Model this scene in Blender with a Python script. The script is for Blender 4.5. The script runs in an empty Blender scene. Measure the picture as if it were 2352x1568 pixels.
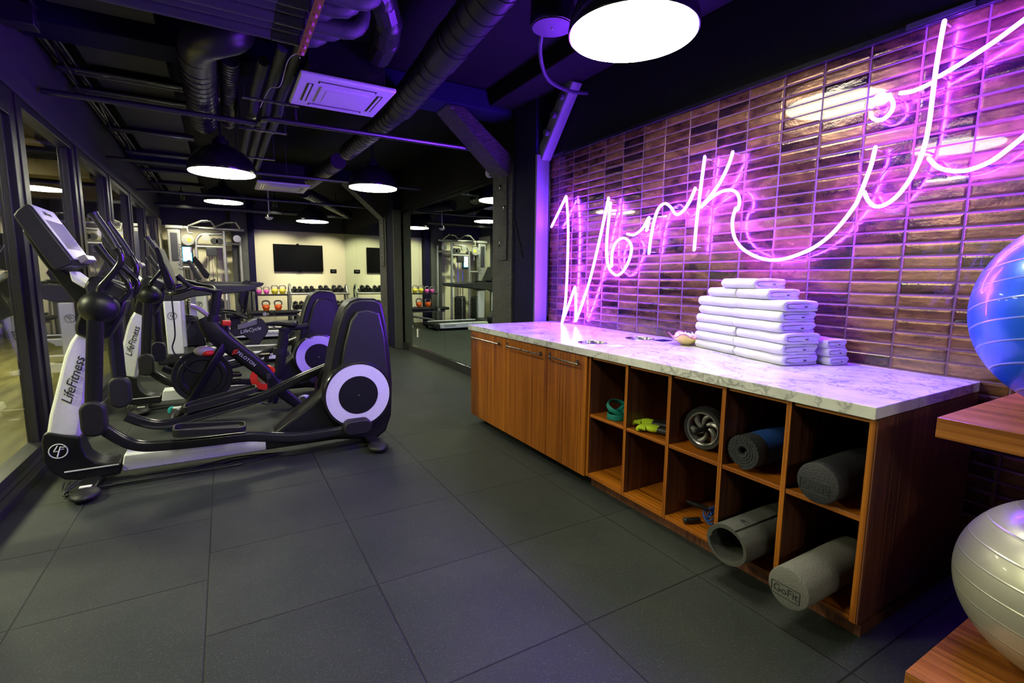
import bpy, bmesh, math, random
from math import sin, cos, pi, radians, sqrt
from mathutils import Vector, Matrix
random.seed(7)
SC = bpy.context.scene
COL = SC.collection

# ------------------------------------------------------------------ camera, world, exposure
W, H, F, EYE = 2352, 1568, 1128.73, 1.27
YAW, PITCH, ROLL = 0.52825682, 0.12925501, -0.00979503
_f = Vector((sin(YAW) * cos(PITCH), cos(YAW) * cos(PITCH), -sin(PITCH)))
_r0 = Vector((cos(YAW), -sin(YAW), 0.0)); _d0 = _f.cross(_r0)
_r = cos(ROLL) * _r0 + sin(ROLL) * _d0
_d = -sin(ROLL) * _r0 + cos(ROLL) * _d0
cd = bpy.data.cameras.new('camera'); cam = bpy.data.objects.new('camera', cd); COL.objects.link(cam)
cd.sensor_width = 36; cd.lens = F / W * 36; cd.clip_start = 0.02; cd.clip_end = 100
cam.matrix_world = Matrix(((_r.x, -_d.x, -_f.x, 0), (_r.y, -_d.y, -_f.y, 0), (_r.z, -_d.z, -_f.z, EYE), (0, 0, 0, 1)))
SC.camera = cam
cy = SC.cycles; cy.max_bounces = 5; cy.diffuse_bounces = 2; cy.glossy_bounces = 4; cy.transmission_bounces = 4; cy.transparent_max_bounces = 16
cy.caustics_reflective = False; cy.caustics_refractive = False; cy.sample_clamp_indirect = 8; cy.use_adaptive_sampling = True; cy.adaptive_threshold = 0.08; cy.adaptive_min_samples = 16; cy.use_denoising = True
SC.view_settings.view_transform = 'Standard'; SC.view_settings.look = 'None'
SC.view_settings.gamma = 1; SC.view_settings.use_curve_mapping = False
SC.view_settings.exposure = 0.48
wd = bpy.data.worlds.new('world'); SC.world = wd; wd.use_nodes = True
wd.node_tree.nodes['Background'].inputs[0].default_value = (0.02, 0.02, 0.05, 1)
wd.node_tree.nodes['Background'].inputs[1].default_value = 0.3
LAMP_COL = (1.0, 0.98, 0.74); LAMP_STR = 26.0
NEON_COL = (0.19, 0.028, 1.0); NEON_STR = 235.0
# a lamp of the lobby beyond the glass wall
def area(name, loc, size, power, color, rot=(0, 0, 0)):
    l = bpy.data.lights.new(name, 'AREA'); l.size = size; l.energy = power; l.color = color; l.shape = 'DISK'
    o = bpy.data.objects.new(name, l); o.location = loc; o.rotation_euler = rot; COL.objects.link(o); return o
area('lobby_lamp', (-3.4, 3.2, 2.75), 0.8, 230, (1.0, 0.95, 0.58))
def spot(name, loc, target, power, color, size=1.1, blend=0.6, rad=0.05):
    l = bpy.data.lights.new(name, 'SPOT'); l.energy = power; l.color = color; l.spot_size = size; l.spot_blend = blend; l.shadow_soft_size = rad
    o = bpy.data.objects.new(name, l); o.location = loc; o.rotation_euler = (Vector(target) - Vector(loc)).to_track_quat('-Z', 'Y').to_euler(); COL.objects.link(o); return o
SPOTS = [((-0.6, 11.5, 2.72), (-0.5, 13.2, 1.2)), ((1.0, 11.5, 2.72), (1.1, 13.2, 1.2)), ((2.2, 11.5, 2.72), (2.2, 13.2, 1.1))]
for p_, t_ in SPOTS: spot('added_wall_fill', p_, t_, 200, (1.0, 0.97, 0.70))  # fill spots added only to brighten the cream back wall
area('lobby_lamp', (-3.4, 8.4, 2.75), 0.8, 230, (1.0, 0.95, 0.58))

# pixel of the 2352 x 1568 photograph -> point on a plane of the room
def ray(x, y): return _r * (x - W / 2) + _d * (y - H / 2) + _f * F
def atX(X, x, y): d = ray(x, y); return Vector((0, 0, EYE)) + d * (X / d.x)
def atY(Y, x, y): d = ray(x, y); return Vector((0, 0, EYE)) + d * (Y / d.y)
def atZ(Z, x, y): d = ray(x, y); return Vector((0, 0, EYE)) + d * ((Z - EYE) / d.z)

# ------------------------------------------------------------------ material nodes
class NT:
    def __init__(s, name):
        s.m = bpy.data.materials.new(name); s.m.use_nodes = True; s.t = s.m.node_tree; s.n = s.t.nodes; s.l = s.t.links
        s.p = s.n['Principled BSDF']; s.out = s.n['Material Output']
    def nd(s, typ, **kw):
        n = s.n.new(typ)
        for k, v in kw.items(): setattr(n, k, v)
        return n
    def put(s, sock, v):
        if isinstance(v, bpy.types.NodeSocket): s.l.new(v, sock)
        else: sock.default_value = v
    def math(s, op, a, b=0.0, c=0.0):
        n = s.nd('ShaderNodeMath', operation=op); s.put(n.inputs[0], a); s.put(n.inputs[1], b)
        if op in ('MULTIPLY_ADD',): s.put(n.inputs[2], c)
        return n.outputs[0]
    def pos(s):
        g = s.nd('ShaderNodeNewGeometry'); x = s.nd('ShaderNodeSeparateXYZ'); s.l.new(g.outputs['Position'], x.inputs[0])
        return g.outputs['Position'], x.outputs[0], x.outputs[1], x.outputs[2]
    def obj(s):
        g = s.nd('ShaderNodeTexCoord'); return g.outputs['Object']
    def mapping(s, v, scale=(1, 1, 1), loc=(0, 0, 0), rot=(0, 0, 0)):
        n = s.nd('ShaderNodeMapping'); s.l.new(v, n.inputs[0]); n.inputs['Scale'].default_value = scale
        n.inputs['Location'].default_value = loc; n.inputs['Rotation'].default_value = rot; return n.outputs[0]
    def noise(s, v, scale=5, detail=3, rough=0.5, dist=0.0, col=False):
        n = s.nd('ShaderNodeTexNoise'); s.l.new(v, n.inputs['Vector']); n.inputs['Scale'].default_value = scale
        n.inputs['Detail'].default_value = detail; n.inputs['Roughness'].default_value = rough; n.inputs['Distortion'].default_value = dist
        return n.outputs[1 if col else 0]
    def ramp(s, v, stops):
        n = s.nd('ShaderNodeValToRGB'); s.put(n.inputs[0], v); e = n.color_ramp.elements
        while len(e) < len(stops): e.new(0.5)
        for i, (p, c) in enumerate(stops):
            e[i].position = p; e[i].color = (c, c, c, 1) if isinstance(c, (int, float)) else (*c, 1)
        return n.outputs[0]
    def mix(s, fac, a, b, mode='MIX'):
        n = s.nd('ShaderNodeMix', data_type='RGBA', blend_type=mode); s.put(n.inputs[0], fac)
        for i, v in ((6, a), (7, b)): s.put(n.inputs[i], (*v, 1) if isinstance(v, tuple) else v)
        return n.outputs[2]
    def bump(s, h, strength=0.3, dist=0.01):
        n = s.nd('ShaderNodeBump'); n.inputs['Strength'].default_value = strength; n.inputs['Distance'].default_value = dist
        s.put(n.inputs['Height'], h); s.l.new(n.outputs[0], s.p.inputs['Normal'])
    def set(s, **kw):
        for k, v in kw.items():
            k = {'col': 'Base Color', 'rough': 'Roughness', 'metal': 'Metallic', 'coat': 'Coat Weight', 'spec': 'Specular IOR Level',
                 'ecol': 'Emission Color', 'estr': 'Emission Strength', 'trans': 'Transmission Weight', 'sheen': 'Sheen Weight', 'sss': 'Subsurface Weight', 'ior': 'IOR', 'alpha': 'Alpha'}[k]
            if k in ('Base Color', 'Emission Color') and isinstance(v, tuple): v = (*v, 1)
            s.put(s.p.inputs[k], v)
        return s.m

def plain(name, col, rough=0.5, metal=0.0, speck=0.0, bump=0.0, scale=60, **kw):
    t = NT(name); v = t.obj(); nz = t.noise(v, scale, 4, 0.6)
    c = t.mix(t.ramp(nz, [(0.3, 0.0), (0.7, 1.0)]), tuple(max(0, x * (1 - speck - 0.04)) for x in col), tuple(min(1, x * (1 + speck + 0.04)) for x in col))
    t.set(col=c, rough=t.math('MULTIPLY_ADD', nz, 0.12, rough - 0.06), metal=metal, **kw)
    if bump: t.bump(nz, bump, 0.004)
    return t.m
M = {}
M['black'] = plain('satin_black_plastic', (0.008, 0.0085, 0.010), 0.38, bump=0.12, scale=400, spec=0.4)
M['blackg'] = plain('gloss_black_paint', (0.012, 0.012, 0.014), 0.22, coat=0.4)
M['graphite'] = plain('graphite_plastic', (0.018, 0.0185, 0.021), 0.40, bump=0.1, scale=300)
M['rubber'] = plain('black_rubber', (0.010, 0.010, 0.011), 0.5, bump=0.3, scale=200, spec=0.4)
M['silver'] = plain('pale_silver_paint', (0.78, 0.79, 0.84), 0.33, metal=0.1)
M['steel'] = plain('brushed_steel', (0.55, 0.55, 0.56), 0.25, metal=1.0)
M['frame'] = plain('champagne_frame_paint', (0.40, 0.395, 0.36), 0.30, metal=0.55)
M['chrome'] = plain('chrome', (0.85, 0.85, 0.85), 0.08, metal=1.0)
M['pewter'] = plain('pewter_handle', (0.30, 0.27, 0.24), 0.28, metal=1.0)
M['screen'] = plain('pale_screen', (0.70, 0.78, 0.68), 0.18, coat=0.5)
M['red'] = plain('red_plastic', (0.85, 0.04, 0.02), 0.35)
M['white'] = plain('white_print', (0.85, 0.85, 0.85), 0.5)
M['darkprint'] = plain('dark_print', (0.02, 0.02, 0.022), 0.5)
M['duct'] = plain('black_painted_duct', (0.022, 0.022, 0.026), 0.34, metal=0.2, bump=0.15, scale=30)
M['foam'] = plain('black_insulation_foam', (0.032, 0.032, 0.044), 0.5, bump=0.3, scale=150)
M['ceilblack'] = plain('black_painted_ceiling', (0.0035, 0.0035, 0.005), 0.8, bump=0.4, spec=0.2, scale=20)
M['acwhite'] = plain('white_cassette_plastic', (0.72, 0.70, 0.72), 0.4)
M['grayplaster'] = plain('dark_grey_plaster', (0.034, 0.033, 0.038), 0.7, bump=0.25, scale=60)
M['postdark'] = plain('navy_black_timber', (0.006, 0.005, 0.030), 0.8, bump=0.8, scale=25, spec=0.15)
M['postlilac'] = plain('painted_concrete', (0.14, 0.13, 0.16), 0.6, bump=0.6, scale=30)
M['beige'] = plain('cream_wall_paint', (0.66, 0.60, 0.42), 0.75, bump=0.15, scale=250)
M['winframe'] = plain('dark_bronze_window_frame', (0.045, 0.043, 0.045), 0.35, metal=0.5)
M['clear'] = plain('smoky_clear_plastic', (0.50, 0.46, 0.45), 0.2, trans=0.1)
M['paper'] = plain('paper_label', (0.75, 0.75, 0.72), 0.7)
M['teal'] = plain('teal_latex', (0.0, 0.20, 0.16), 0.55)
M['cyan'] = plain('turquoise_wheel', (0.02, 0.45, 0.50), 0.4)
M['lime'] = plain('lime_knit', (0.42, 0.58, 0.01), 0.8, bump=0.8, scale=300)
M['bluemat'] = plain('blue_mat_foam', (0.015, 0.09, 0.42), 0.7, bump=0.7, scale=260)
M['greymat'] = plain('charcoal_mat_foam', (0.030, 0.031, 0.038), 0.75, bump=0.8, scale=200)
M['olivemat'] = plain('grey_mat_foam', (0.075, 0.075, 0.068), 0.7, speck=0.25, bump=0.8, scale=220)
M['eva'] = plain('black_foam_roller', (0.025, 0.025, 0.032), 0.5, speck=0.4, bump=1.0, scale=160)
M['evagrey'] = plain('grey_foam_roller', (0.15, 0.145, 0.132), 0.7, speck=0.3, bump=0.8, scale=220)
M['terry'] = plain('white_terry_cloth', (0.86, 0.86, 0.88), 0.95, bump=1.0, scale=350, sheen=0.3)
M['pink'] = plain('pink_vinyl', (0.85, 0.12, 0.50), 0.4)
M['yellow'] = plain('yellow_vinyl', (0.75, 0.62, 0.05), 0.4)
M['orange'] = plain('orange_vinyl', (0.95, 0.13, 0.01), 0.4)
M['castgrey'] = plain('grey_cast_iron', (0.30, 0.27, 0.26), 0.35, metal=0.6)
M['blueplastic'] = plain('blue_handle', (0.02, 0.10, 0.60), 0.4)
M['darksteel'] = plain('dark_steel', (0.10, 0.10, 0.11), 0.35, metal=0.8)
M['wheelgrey'] = plain('grey_hub_plastic', (0.22, 0.21, 0.21), 0.3, metal=0.4)
M['copper'] = plain('copper_tape', (0.75, 0.30, 0.22), 0.3, metal=0.9)
M['amber'] = plain('amber_glass', (0.98, 0.80, 0.22), 0.12, trans=0.0, coat=0.5)
M['pinkrim'] = plain('pink_glass', (0.85, 0.25, 0.45), 0.15, trans=0.4)
M['tan'] = plain('tan_timber', (0.30, 0.22, 0.14), 0.7)
M['tvblack'] = plain('tv_black', (0.001, 0.001, 0.0012), 0.45, spec=0.05)

def emit(name, col, strength):
    t = NT(name); t.set(col=(0, 0, 0), ecol=col, estr=strength, rough=0.6); return t.m
M['lamp'] = emit('lamp_diffuser', LAMP_COL, LAMP_STR)
M['neon'] = emit('violet_neon', NEON_COL, NEON_STR)
M['monitor'] = emit('lit_monitor', (0.75, 0.93, 1.0), 1.4)
M['monitorblue'] = emit('lit_monitor_rim', (0.05, 0.55, 0.85), 0.9)
M['led'] = emit('red_led', (1, 0.02, 0.02), 8)
M['lobbylight'] = emit('lobby_light_bar', (0.85, 1.0, 1.0), 5)
M['greenlight'] = emit('green_light_bar', (0.0, 0.9, 0.45), 0.8)

def wood(name, grain, c1, c2, c3, rough=0.35, fine=1.0):
    # grain: axis index the fibres run along; stripes vary across the other axes
    t = NT(name); v = t.obj(); sc = [80 * fine] * 3; sc[grain] = 0.9
    a = t.noise(t.mapping(v, tuple(sc)), 1.0, 4, 0.65, 0.15)
    sc2 = [12 * fine] * 3; sc2[grain] = 0.4
    b = t.noise(t.mapping(v, tuple(sc2), (3, 1, 2)), 1.0, 2, 0.5, 0.4)
    sc3 = [230 * fine] * 3; sc3[grain] = 3.0
    c = t.noise(t.mapping(v, tuple(sc3)), 1.0, 2, 0.5)
    k = t.math('ADD', t.math('MULTIPLY', a, 0.62), t.math('ADD', t.math('MULTIPLY', b, 0.25), t.math('MULTIPLY', c, 0.13)))
    t.set(col=t.ramp(k, [(0.36, c3), (0.47, c2), (0.60, c1)]), rough=t.math('MULTIPLY_ADD', a, 0.2, rough - 0.08))
    t.bump(k, 0.08, 0.002); return t.m
TK = ((0.53, 0.175, 0.012), (0.31, 0.088, 0.006), (0.105, 0.022, 0.003))
M['teakV'] = wood('teak_vertical_grain', 2, *TK)
M['teakY'] = wood('teak_lengthwise_grain', 1, *TK)
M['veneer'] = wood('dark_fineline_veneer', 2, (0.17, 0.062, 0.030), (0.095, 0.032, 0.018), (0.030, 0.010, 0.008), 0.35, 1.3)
M['teakX'] = wood('teak_depthwise_grain', 0, *TK)
M['bench'] = wood('bench_teak', 1, (0.46, 0.17, 0.035), (0.32, 0.10, 0.018), (0.11, 0.03, 0.006), 0.3, 0.8)

def marble():
    t = NT('veined_marble'); p, x, y, z = t.pos()
    w = t.noise(p, 3.0, 5, 0.6, col=True)
    q = t.nd('ShaderNodeVectorMath', operation='MULTIPLY_ADD'); t.put(q.inputs[0], w); q.inputs[1].default_value = (0.5, 0.5, 0.5); t.put(q.inputs[2], p)
    q = q.outputs[0]
    def vein(scale, width, loc):
        vo = t.nd('ShaderNodeTexVoronoi', feature='DISTANCE_TO_EDGE'); t.l.new(t.mapping(q, (1.0, 0.5, 1.2), loc, (0, 0, 0.4)), vo.inputs['Vector']); vo.inputs['Scale'].default_value = scale
        return t.ramp(vo.outputs['Distance'], [(0.0, 1.0), (width, 0.0)])
    v1 = vein(5.0, 0.040, (0, 0, 0)); v2 = vein(11, 0.055, (4, 2, 1)); v3 = vein(24, 0.08, (1, 7, 3))
    m = t.ramp(t.noise(p, 4.5, 3), [(0.42, 0.0), (0.62, 1.0)])
    k = t.math('MINIMUM', 1.0, t.math('ADD', t.math('MULTIPLY', v1, 0.75), t.math('ADD', t.math('MULTIPLY', t.math('MULTIPLY', v2, m), 0.6), t.math('MULTIPLY', t.math('MULTIPLY', v3, m), 0.35))))
    cl = t.ramp(t.noise(p, 6, 4, 0.6), [(0.3, (0.58, 0.58, 0.56)), (0.6, (0.80, 0.80, 0.78))])
    t.set(col=t.mix(t.math('MULTIPLY', k, 0.68), cl, (0.10, 0.095, 0.105)), rough=0.22, coat=0.15); return t.m
M['marble'] = marble()

def tile():
    t = NT('glazed_bronze_tile'); p, x, y, z = t.pos()
    TW, TH = 0.2105, 0.0583
    u = t.math('DIVIDE', t.math('SUBTRACT', y, 0.876 - TW * 40), TW); v = t.math('DIVIDE', t.math('SUBTRACT', z, 1.327 - TH * 40), TH)
    fu = t.math('FRACT', u); fv = t.math('FRACT', v)
    du = t.math('MULTIPLY', t.math('MINIMUM', fu, t.math('SUBTRACT', 1.0, fu)), TW); dv = t.math('MULTIPLY', t.math('MINIMUM', fv, t.math('SUBTRACT', 1.0, fv)), TH)
    d = t.math('MINIMUM', du, dv)
    body = t.ramp(t.math('DIVIDE', d, 0.010), [(0.30, 0.0), (0.42, 1.0)])
    cellv = t.nd('ShaderNodeCombineXYZ'); t.put(cellv.inputs[0], t.math('FLOOR', u)); t.put(cellv.inputs[1], t.math('FLOOR', v))
    wn = t.nd('ShaderNodeTexWhiteNoise', noise_dimensions='3D'); t.l.new(cellv.outputs[0], wn.inputs['Vector']); r1 = wn.outputs['Value']
    off = t.nd('ShaderNodeVectorMath', operation='MULTIPLY_ADD'); t.put(off.inputs[0], wn.outputs['Color']); off.inputs[1].default_value = (7, 7, 7); t.put(off.inputs[2], p)
    big = t.noise(t.mapping(off.outputs[0], (1, 6, 16)), 1.0, 4, 0.65, 0.5)
    fine = t.noise(p, 220, 3, 0.7)
    k = t.math('ADD', t.math('MULTIPLY', big, 0.9), t.math('ADD', t.math('MULTIPLY', r1, 0.30), t.math('MULTIPLY', fine, 0.22)))
    c = t.ramp(t.math('SUBTRACT', k, 0.2), [(0.28, (0.018, 0.010, 0.014)), (0.46, (0.095, 0.036, 0.022)), (0.62, (0.19, 0.088, 0.034)), (0.82, (0.31, 0.175, 0.055))])
    t.set(col=t.mix(body, (0.15, 0.080, 0.085), c), metal=t.math('MULTIPLY', body, 0.35), rough=t.mix(body, (0.7, 0.7, 0.7), t.ramp(t.math('ADD', t.math('MULTIPLY', r1, 0.5), t.math('MULTIPLY', big, 0.5)), [(0.2, 0.10), (0.8, 0.34)])), coat=t.math('MULTIPLY', body, 0.5))
    dome = t.ramp(t.math('DIVIDE', d, 0.014), [(0.2, 0.0), (0.45, 0.75), (1.0, 1.0)])
    wav = t.noise(t.mapping(off.outputs[0], (1, 9, 22)), 1.0, 2, 0.5)
    h = t.math('ADD', t.math('MULTIPLY', dome, 1.0), t.math('ADD', t.math('MULTIPLY', wav, 0.55), t.math('MULTIPLY', t.noise(p, 90, 3, 0.6), 0.16)))
    t.bump(h, 0.9, 0.004); return t.m
M['tile'] = tile()

def rubber_floor():
    t = NT('rubber_floor_tile'); p, x, y, z = t.pos(); T = 0.61
    u = t.math('DIVIDE', t.math('ADD', x, 0.127 + T * 30), T)
    left = t.math('LESS_THAN', x, -0.127)
    v = t.math('DIVIDE', t.math('ADD', y, t.math('ADD', T * 30 - 1.302, t.math('MULTIPLY', left, 0.23))), T)
    fu = t.math('FRACT', u); fv = t.math('FRACT', v)
    nz = t.noise(p, 14, 3)
    d = t.math('MULTIPLY', t.math('MINIMUM', t.math('MINIMUM', fu, t.math('SUBTRACT', 1.0, fu)), t.math('MINIMUM', fv, t.math('SUBTRACT', 1.0, fv))), T)
    seam = t.ramp(t.math('ADD', t.math('DIVIDE', d, 0.02), t.math('MULTIPLY', nz, 0.10)), [(0.12, 0.0), (0.26, 1.0)])
    g = t.noise(p, 150, 3, 0.85); g2 = t.noise(p, 900, 1, 0.5)
    sp = t.ramp(g, [(0.58, 0.0), (0.68, 1.0)])
    wn = t.nd('ShaderNodeTexWhiteNoise'); cv = t.nd('ShaderNodeCombineXYZ'); t.put(cv.inputs[0], t.math('FLOOR', u)); t.put(cv.inputs[1], t.math('FLOOR', v)); t.l.new(cv.outputs[0], wn.inputs['Vector'])
    base = t.mix(t.ramp(t.noise(p, 1.7, 4, 0.6), [(0.3, 0.0), (0.7, 1.0)]), (0.014, 0.020, 0.0175), (0.036, 0.043, 0.036))
    base = t.mix(t.math('MULTIPLY', wn.outputs['Value'], 0.35), base, (0.015, 0.019, 0.020))
    base = t.mix(t.math('MULTIPLY', g2, 0.5), base, (0.010, 0.010, 0.010))
    base = t.mix(t.math('MULTIPLY', sp, 0.75), base, (0.14, 0.145, 0.125))
    t.set(col=t.mix(seam, (0.004, 0.004, 0.005), base), rough=t.math('MULTIPLY_ADD', g, 0.25, 0.47), spec=0.28)
    t.bump(t.math('ADD', t.math('MULTIPLY', g, 0.35), seam), 0.5, 0.004); return t.m
M['floor'] = rubber_floor()

def brushed(name, c1, c2, zs=120, strength=1.0, bd=0.012):
    t = NT(name); p, x, y, z = t.pos()
    a = t.noise(t.mapping(p, (25, 25, zs)), 1, 4, 0.6, 1.5); b = t.noise(p, 5, 3)
    t.set(col=t.mix(a, c1, c2), rough=t.math('MULTIPLY_ADD', b, 0.3, 0.35)); t.bump(t.math('ADD', a, b), strength, bd); return t.m
M['posttex'] = brushed('brushed_charcoal_timber', (0.008, 0.008, 0.007), (0.075, 0.073, 0.062), 70, 1.0, 0.03)
M['brick'] = brushed('grooved_charcoal_plaster', (0.028, 0.028, 0.027), (0.080, 0.080, 0.074), 55)

def olive():
    t = NT('olive_plank_floor'); p, x, y, z = t.pos()
    a = t.noise(t.mapping(p, (6, 0.8, 1)), 1.5, 4)
    t.set(col=t.ramp(a, [(0.3, (0.13, 0.11, 0.045)), (0.7, (0.30, 0.26, 0.11))]), rough=0.3); return t.m
M['olive'] = olive()
def glassy(name, tint, refl):
    t = NT(name); tr = t.nd('ShaderNodeBsdfTransparent'); tr.inputs[0].default_value = (*tint, 1)
    gl = t.nd('ShaderNodeBsdfGlossy'); gl.inputs['Roughness'].default_value = 0.01; gl.inputs[0].default_value = (1, 1, 1, 1)
    g = t.nd('ShaderNodeNewGeometry'); dt = t.nd('ShaderNodeVectorMath', operation='DOT_PRODUCT'); t.l.new(g.outputs['Normal'], dt.inputs[0]); t.l.new(g.outputs['Incoming'], dt.inputs[1])
    fr = t.math('MULTIPLY_ADD', t.math('POWER', t.math('SUBTRACT', 1.0, t.math('ABSOLUTE', dt.outputs['Value'])), 5.0), 0.95, 0.045)
    sm = t.noise(t.obj(), 2.0, 2)
    fac = t.math('MINIMUM', 1.0, t.math('ADD', t.math('MULTIPLY', fr, refl), t.math('MULTIPLY', sm, 0.02)))
    mx = t.nd('ShaderNodeMixShader'); t.put(mx.inputs[0], fac); t.l.new(tr.outputs[0], mx.inputs[1]); t.l.new(gl.outputs[0], mx.inputs[2]); t.l.new(mx.outputs[0], t.out.inputs[0]); return t.m
M['glass'] = glassy('window_glass', (0.86, 0.90, 0.87), 1.0)
def mirror():
    t = NT('mirror_glass'); nz = t.noise(t.obj(), 3, 2)
    t.set(col=t.mix(nz, (0.66, 0.80, 0.68), (0.70, 0.83, 0.72)), metal=1.0, rough=0.008); return t.m
M['mirror'] = mirror()
def ball(name, c, rough, metal):
    t = NT(name); v = t.obj(); s = t.nd('ShaderNodeSeparateXYZ'); t.l.new(t.mapping(v, (1, 1, 1), (0, 0, 0), (0.25, -0.2, 0)), s.inputs[0])
    r = t.math('FRACT', t.math('MULTIPLY', s.outputs[2], 17.0)); ring = t.ramp(t.math('ABSOLUTE', t.math('SUBTRACT', r, 0.5)), [(0.0, 1.0), (0.06, 0.0)])
    t.set(col=t.mix(t.math('MULTIPLY', ring, 0.35), c, (0.8, 0.8, 0.85)), rough=t.math('MULTIPLY_ADD', t.noise(v, 30, 3), 0.15, rough), metal=metal, coat=0.3)
    t.bump(ring, 0.5, 0.003); return t.m
M['ballblue'] = ball('blue_pearl_vinyl', (0.01, 0.13, 0.80), 0.24, 0.2)
M['ballsilver'] = ball('silver_pearl_vinyl', (0.52, 0.50, 0.42), 0.28, 0.45)

# ------------------------------------------------------------------ mesh helpers (all coordinates are room coordinates, metres)
def frame_of(t, up=Vector((0, 0, 1))):
    t = t.normalized(); a = up.cross(t)
    if a.length < 1e-3: a = Vector((1, 0, 0)).cross(t)
    if a.length < 1e-3: a = Vector((0, 1, 0)).cross(t)
    a.normalize(); return a, t.cross(a)
class MB:
    def __init__(s): s.v = []; s.f = []
    def add(s, vs, fs):
        o = len(s.v); s.v += [Vector(v) for v in vs]; s.f += [tuple(o + i for i in f) for f in fs]; return s
    def box(s, x0, x1, y0, y1, z0, z1, R=None, c=None):
        vs = [Vector((x, y, z)) for x in (x0, x1) for y in (y0, y1) for z in (z0, z1)]
        if R is not None: vs = [R @ v + Vector(c) for v in vs]
        return s.add(vs, [(0, 1, 3, 2), (4, 6, 7, 5), (0, 4, 5, 1), (2, 3, 7, 6), (0, 2, 6, 4), (1, 5, 7, 3)])
    def cyl(s, p0, p1, r0, r1=None, n=20, cap=True):
        p0, p1 = Vector(p0), Vector(p1); r1 = r0 if r1 is None else r1; a, b = frame_of(p1 - p0); vs = []
        for p, r in ((p0, r0), (p1, r1)):
            for i in range(n): vs.append(p + (a * cos(2 * pi * i / n) + b * sin(2 * pi * i / n)) * r)
        fs = [(i, (i + 1) % n, n + (i + 1) % n, n + i) for i in range(n)]
        if cap: fs += [tuple(range(n))[::-1], tuple(range(n, 2 * n))]
        return s.add(vs, fs)
    def sweep(s, pts, prof, closed=False, up=Vector((0, 0, 1)), cap=True, scale=None):
        pts = [Vector(p) for p in pts]; n = len(prof); vs = []; m = len(pts); a = None
        for i, p in enumerate(pts):
            if closed: t = pts[(i + 1) % m] - pts[i - 1]
            else: t = pts[min(i + 1, m - 1)] - pts[max(i - 1, 0)]
            t.normalize()
            if a is None: a, b = frame_of(t, up)
            else:
                a = (a - t * a.dot(t)); a.normalize(); b = t.cross(a)
            k = scale[i] if scale else 1.0
            vs += [p + a * q[0] * k + b * q[1] * k for q in prof]
        fs = []
        for i in range(m if closed else m - 1):
            j = (i + 1) % m
            fs += [(i * n + k, i * n + (k + 1) % n, j * n + (k + 1) % n, j * n + k) for k in range(n)]
        if cap and not closed: fs += [tuple(range(n))[::-1], tuple((m - 1) * n + k for k in range(n))]
        return s.add(vs, fs)
    def tube(s, pts, r, n=12, closed=False, ry=None, scale=None):
        ry = ry or r
        return s.sweep(pts, [(r * cos(2 * pi * i / n), ry * sin(2 * pi * i / n)) for i in range(n)], closed, scale=scale)
    def lathe(s, prof, c=(0, 0, 0), n=32, axis=Vector((0, 0, 1))):
        c = Vector(c); a, b = frame_of(Vector(axis), Vector((0, 1, 0.01)) if abs(Vector(axis).z) > 0.9 else Vector((0, 0, 1))); ax = Vector(axis).normalized(); vs = []; fs = []
        for r, z in prof:
            for i in range(n): vs.append(c + ax * z + (a * cos(2 * pi * i / n) + b * sin(2 * pi * i / n)) * r)
        for j in range(len(prof) - 1):
            fs += [(j * n + i, j * n + (i + 1) % n, (j + 1) * n + (i + 1) % n, (j + 1) * n + i) for i in range(n)]
        if prof[0] == prof[-1]: return s.add(vs, fs)
        if prof[0][0] > 1e-4: fs.append(tuple(range(n))[::-1])
        if prof[-1][0] > 1e-4: fs.append(tuple((len(prof) - 1) * n + i for i in range(n)))
        return s.add(vs, fs)
    def prism(s, poly, a0, a1, ax=1):
        def mk(p, a): return {1: (p[0], a, p[1]), 0: (a, p[0], p[1]), 2: (p[0], p[1], a)}[ax]
        n = len(poly); vs = [mk(p, a0) for p in poly] + [mk(p, a1) for p in poly]
        return s.add(vs, [(i, (i + 1) % n, n + (i + 1) % n, n + i) for i in range(n)] + [tuple(range(n))[::-1], tuple(range(n, 2 * n))])
    def ball(s, c, r, nu=20, nv=12, R=None):
        r = (r, r, r) if isinstance(r, (int, float)) else r; vs = []; fs = []
        for j in range(nv + 1):
            th = pi * j / nv
            for i in range(nu):
                q = Vector((r[0] * sin(th) * cos(2 * pi * i / nu), r[1] * sin(th) * sin(2 * pi * i / nu), r[2] * cos(th)))
                if R is not None: q = R @ q
                vs.append(Vector(c) + q)
        for j in range(nv): fs += [(j * nu + i, j * nu + (i + 1) % nu, (j + 1) * nu + (i + 1) % nu, (j + 1) * nu + i) for i in range(nu)]
        return s.add(vs, fs)
    def build(s, name, mat, parent=None, bevel=0.0, seg=2, smooth=35, sub=0, origin=None, weld=True):
        off = Vector((0, 0, 0)); q = parent
        while q is not None: off += q.location; q = q.parent
        if parent is None and origin is not None: off = Vector(origin)
        me = bpy.data.meshes.new(name); me.from_pydata([tuple(v - off) for v in s.v], [], s.f)
        bm = bmesh.new(); bm.from_mesh(me)
        if weld: bmesh.ops.remove_doubles(bm, verts=bm.verts, dist=1e-5)
        bmesh.ops.recalc_face_normals(bm, faces=bm.faces); bm.to_mesh(me); bm.free()
        if smooth: me.polygons.foreach_set('use_smooth', [True] * len(me.polygons)); me.set_sharp_from_angle(angle=radians(smooth))
        me.materials.append(M[mat] if isinstance(mat, str) else mat)
        o = bpy.data.objects.new(name, me); COL.objects.link(o)
        if parent is not None: o.parent = parent
        elif origin is not None: o.location = origin
        if bevel:
            b = o.modifiers.new('bevel', 'BEVEL'); b.width = bevel; b.segments = seg; b.limit_method = 'ANGLE'; b.angle_limit = radians(35); b.harden_normals = False
        if sub:
            b = o.modifiers.new('subsurf', 'SUBSURF'); b.levels = sub; b.render_levels = sub
        return o
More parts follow.
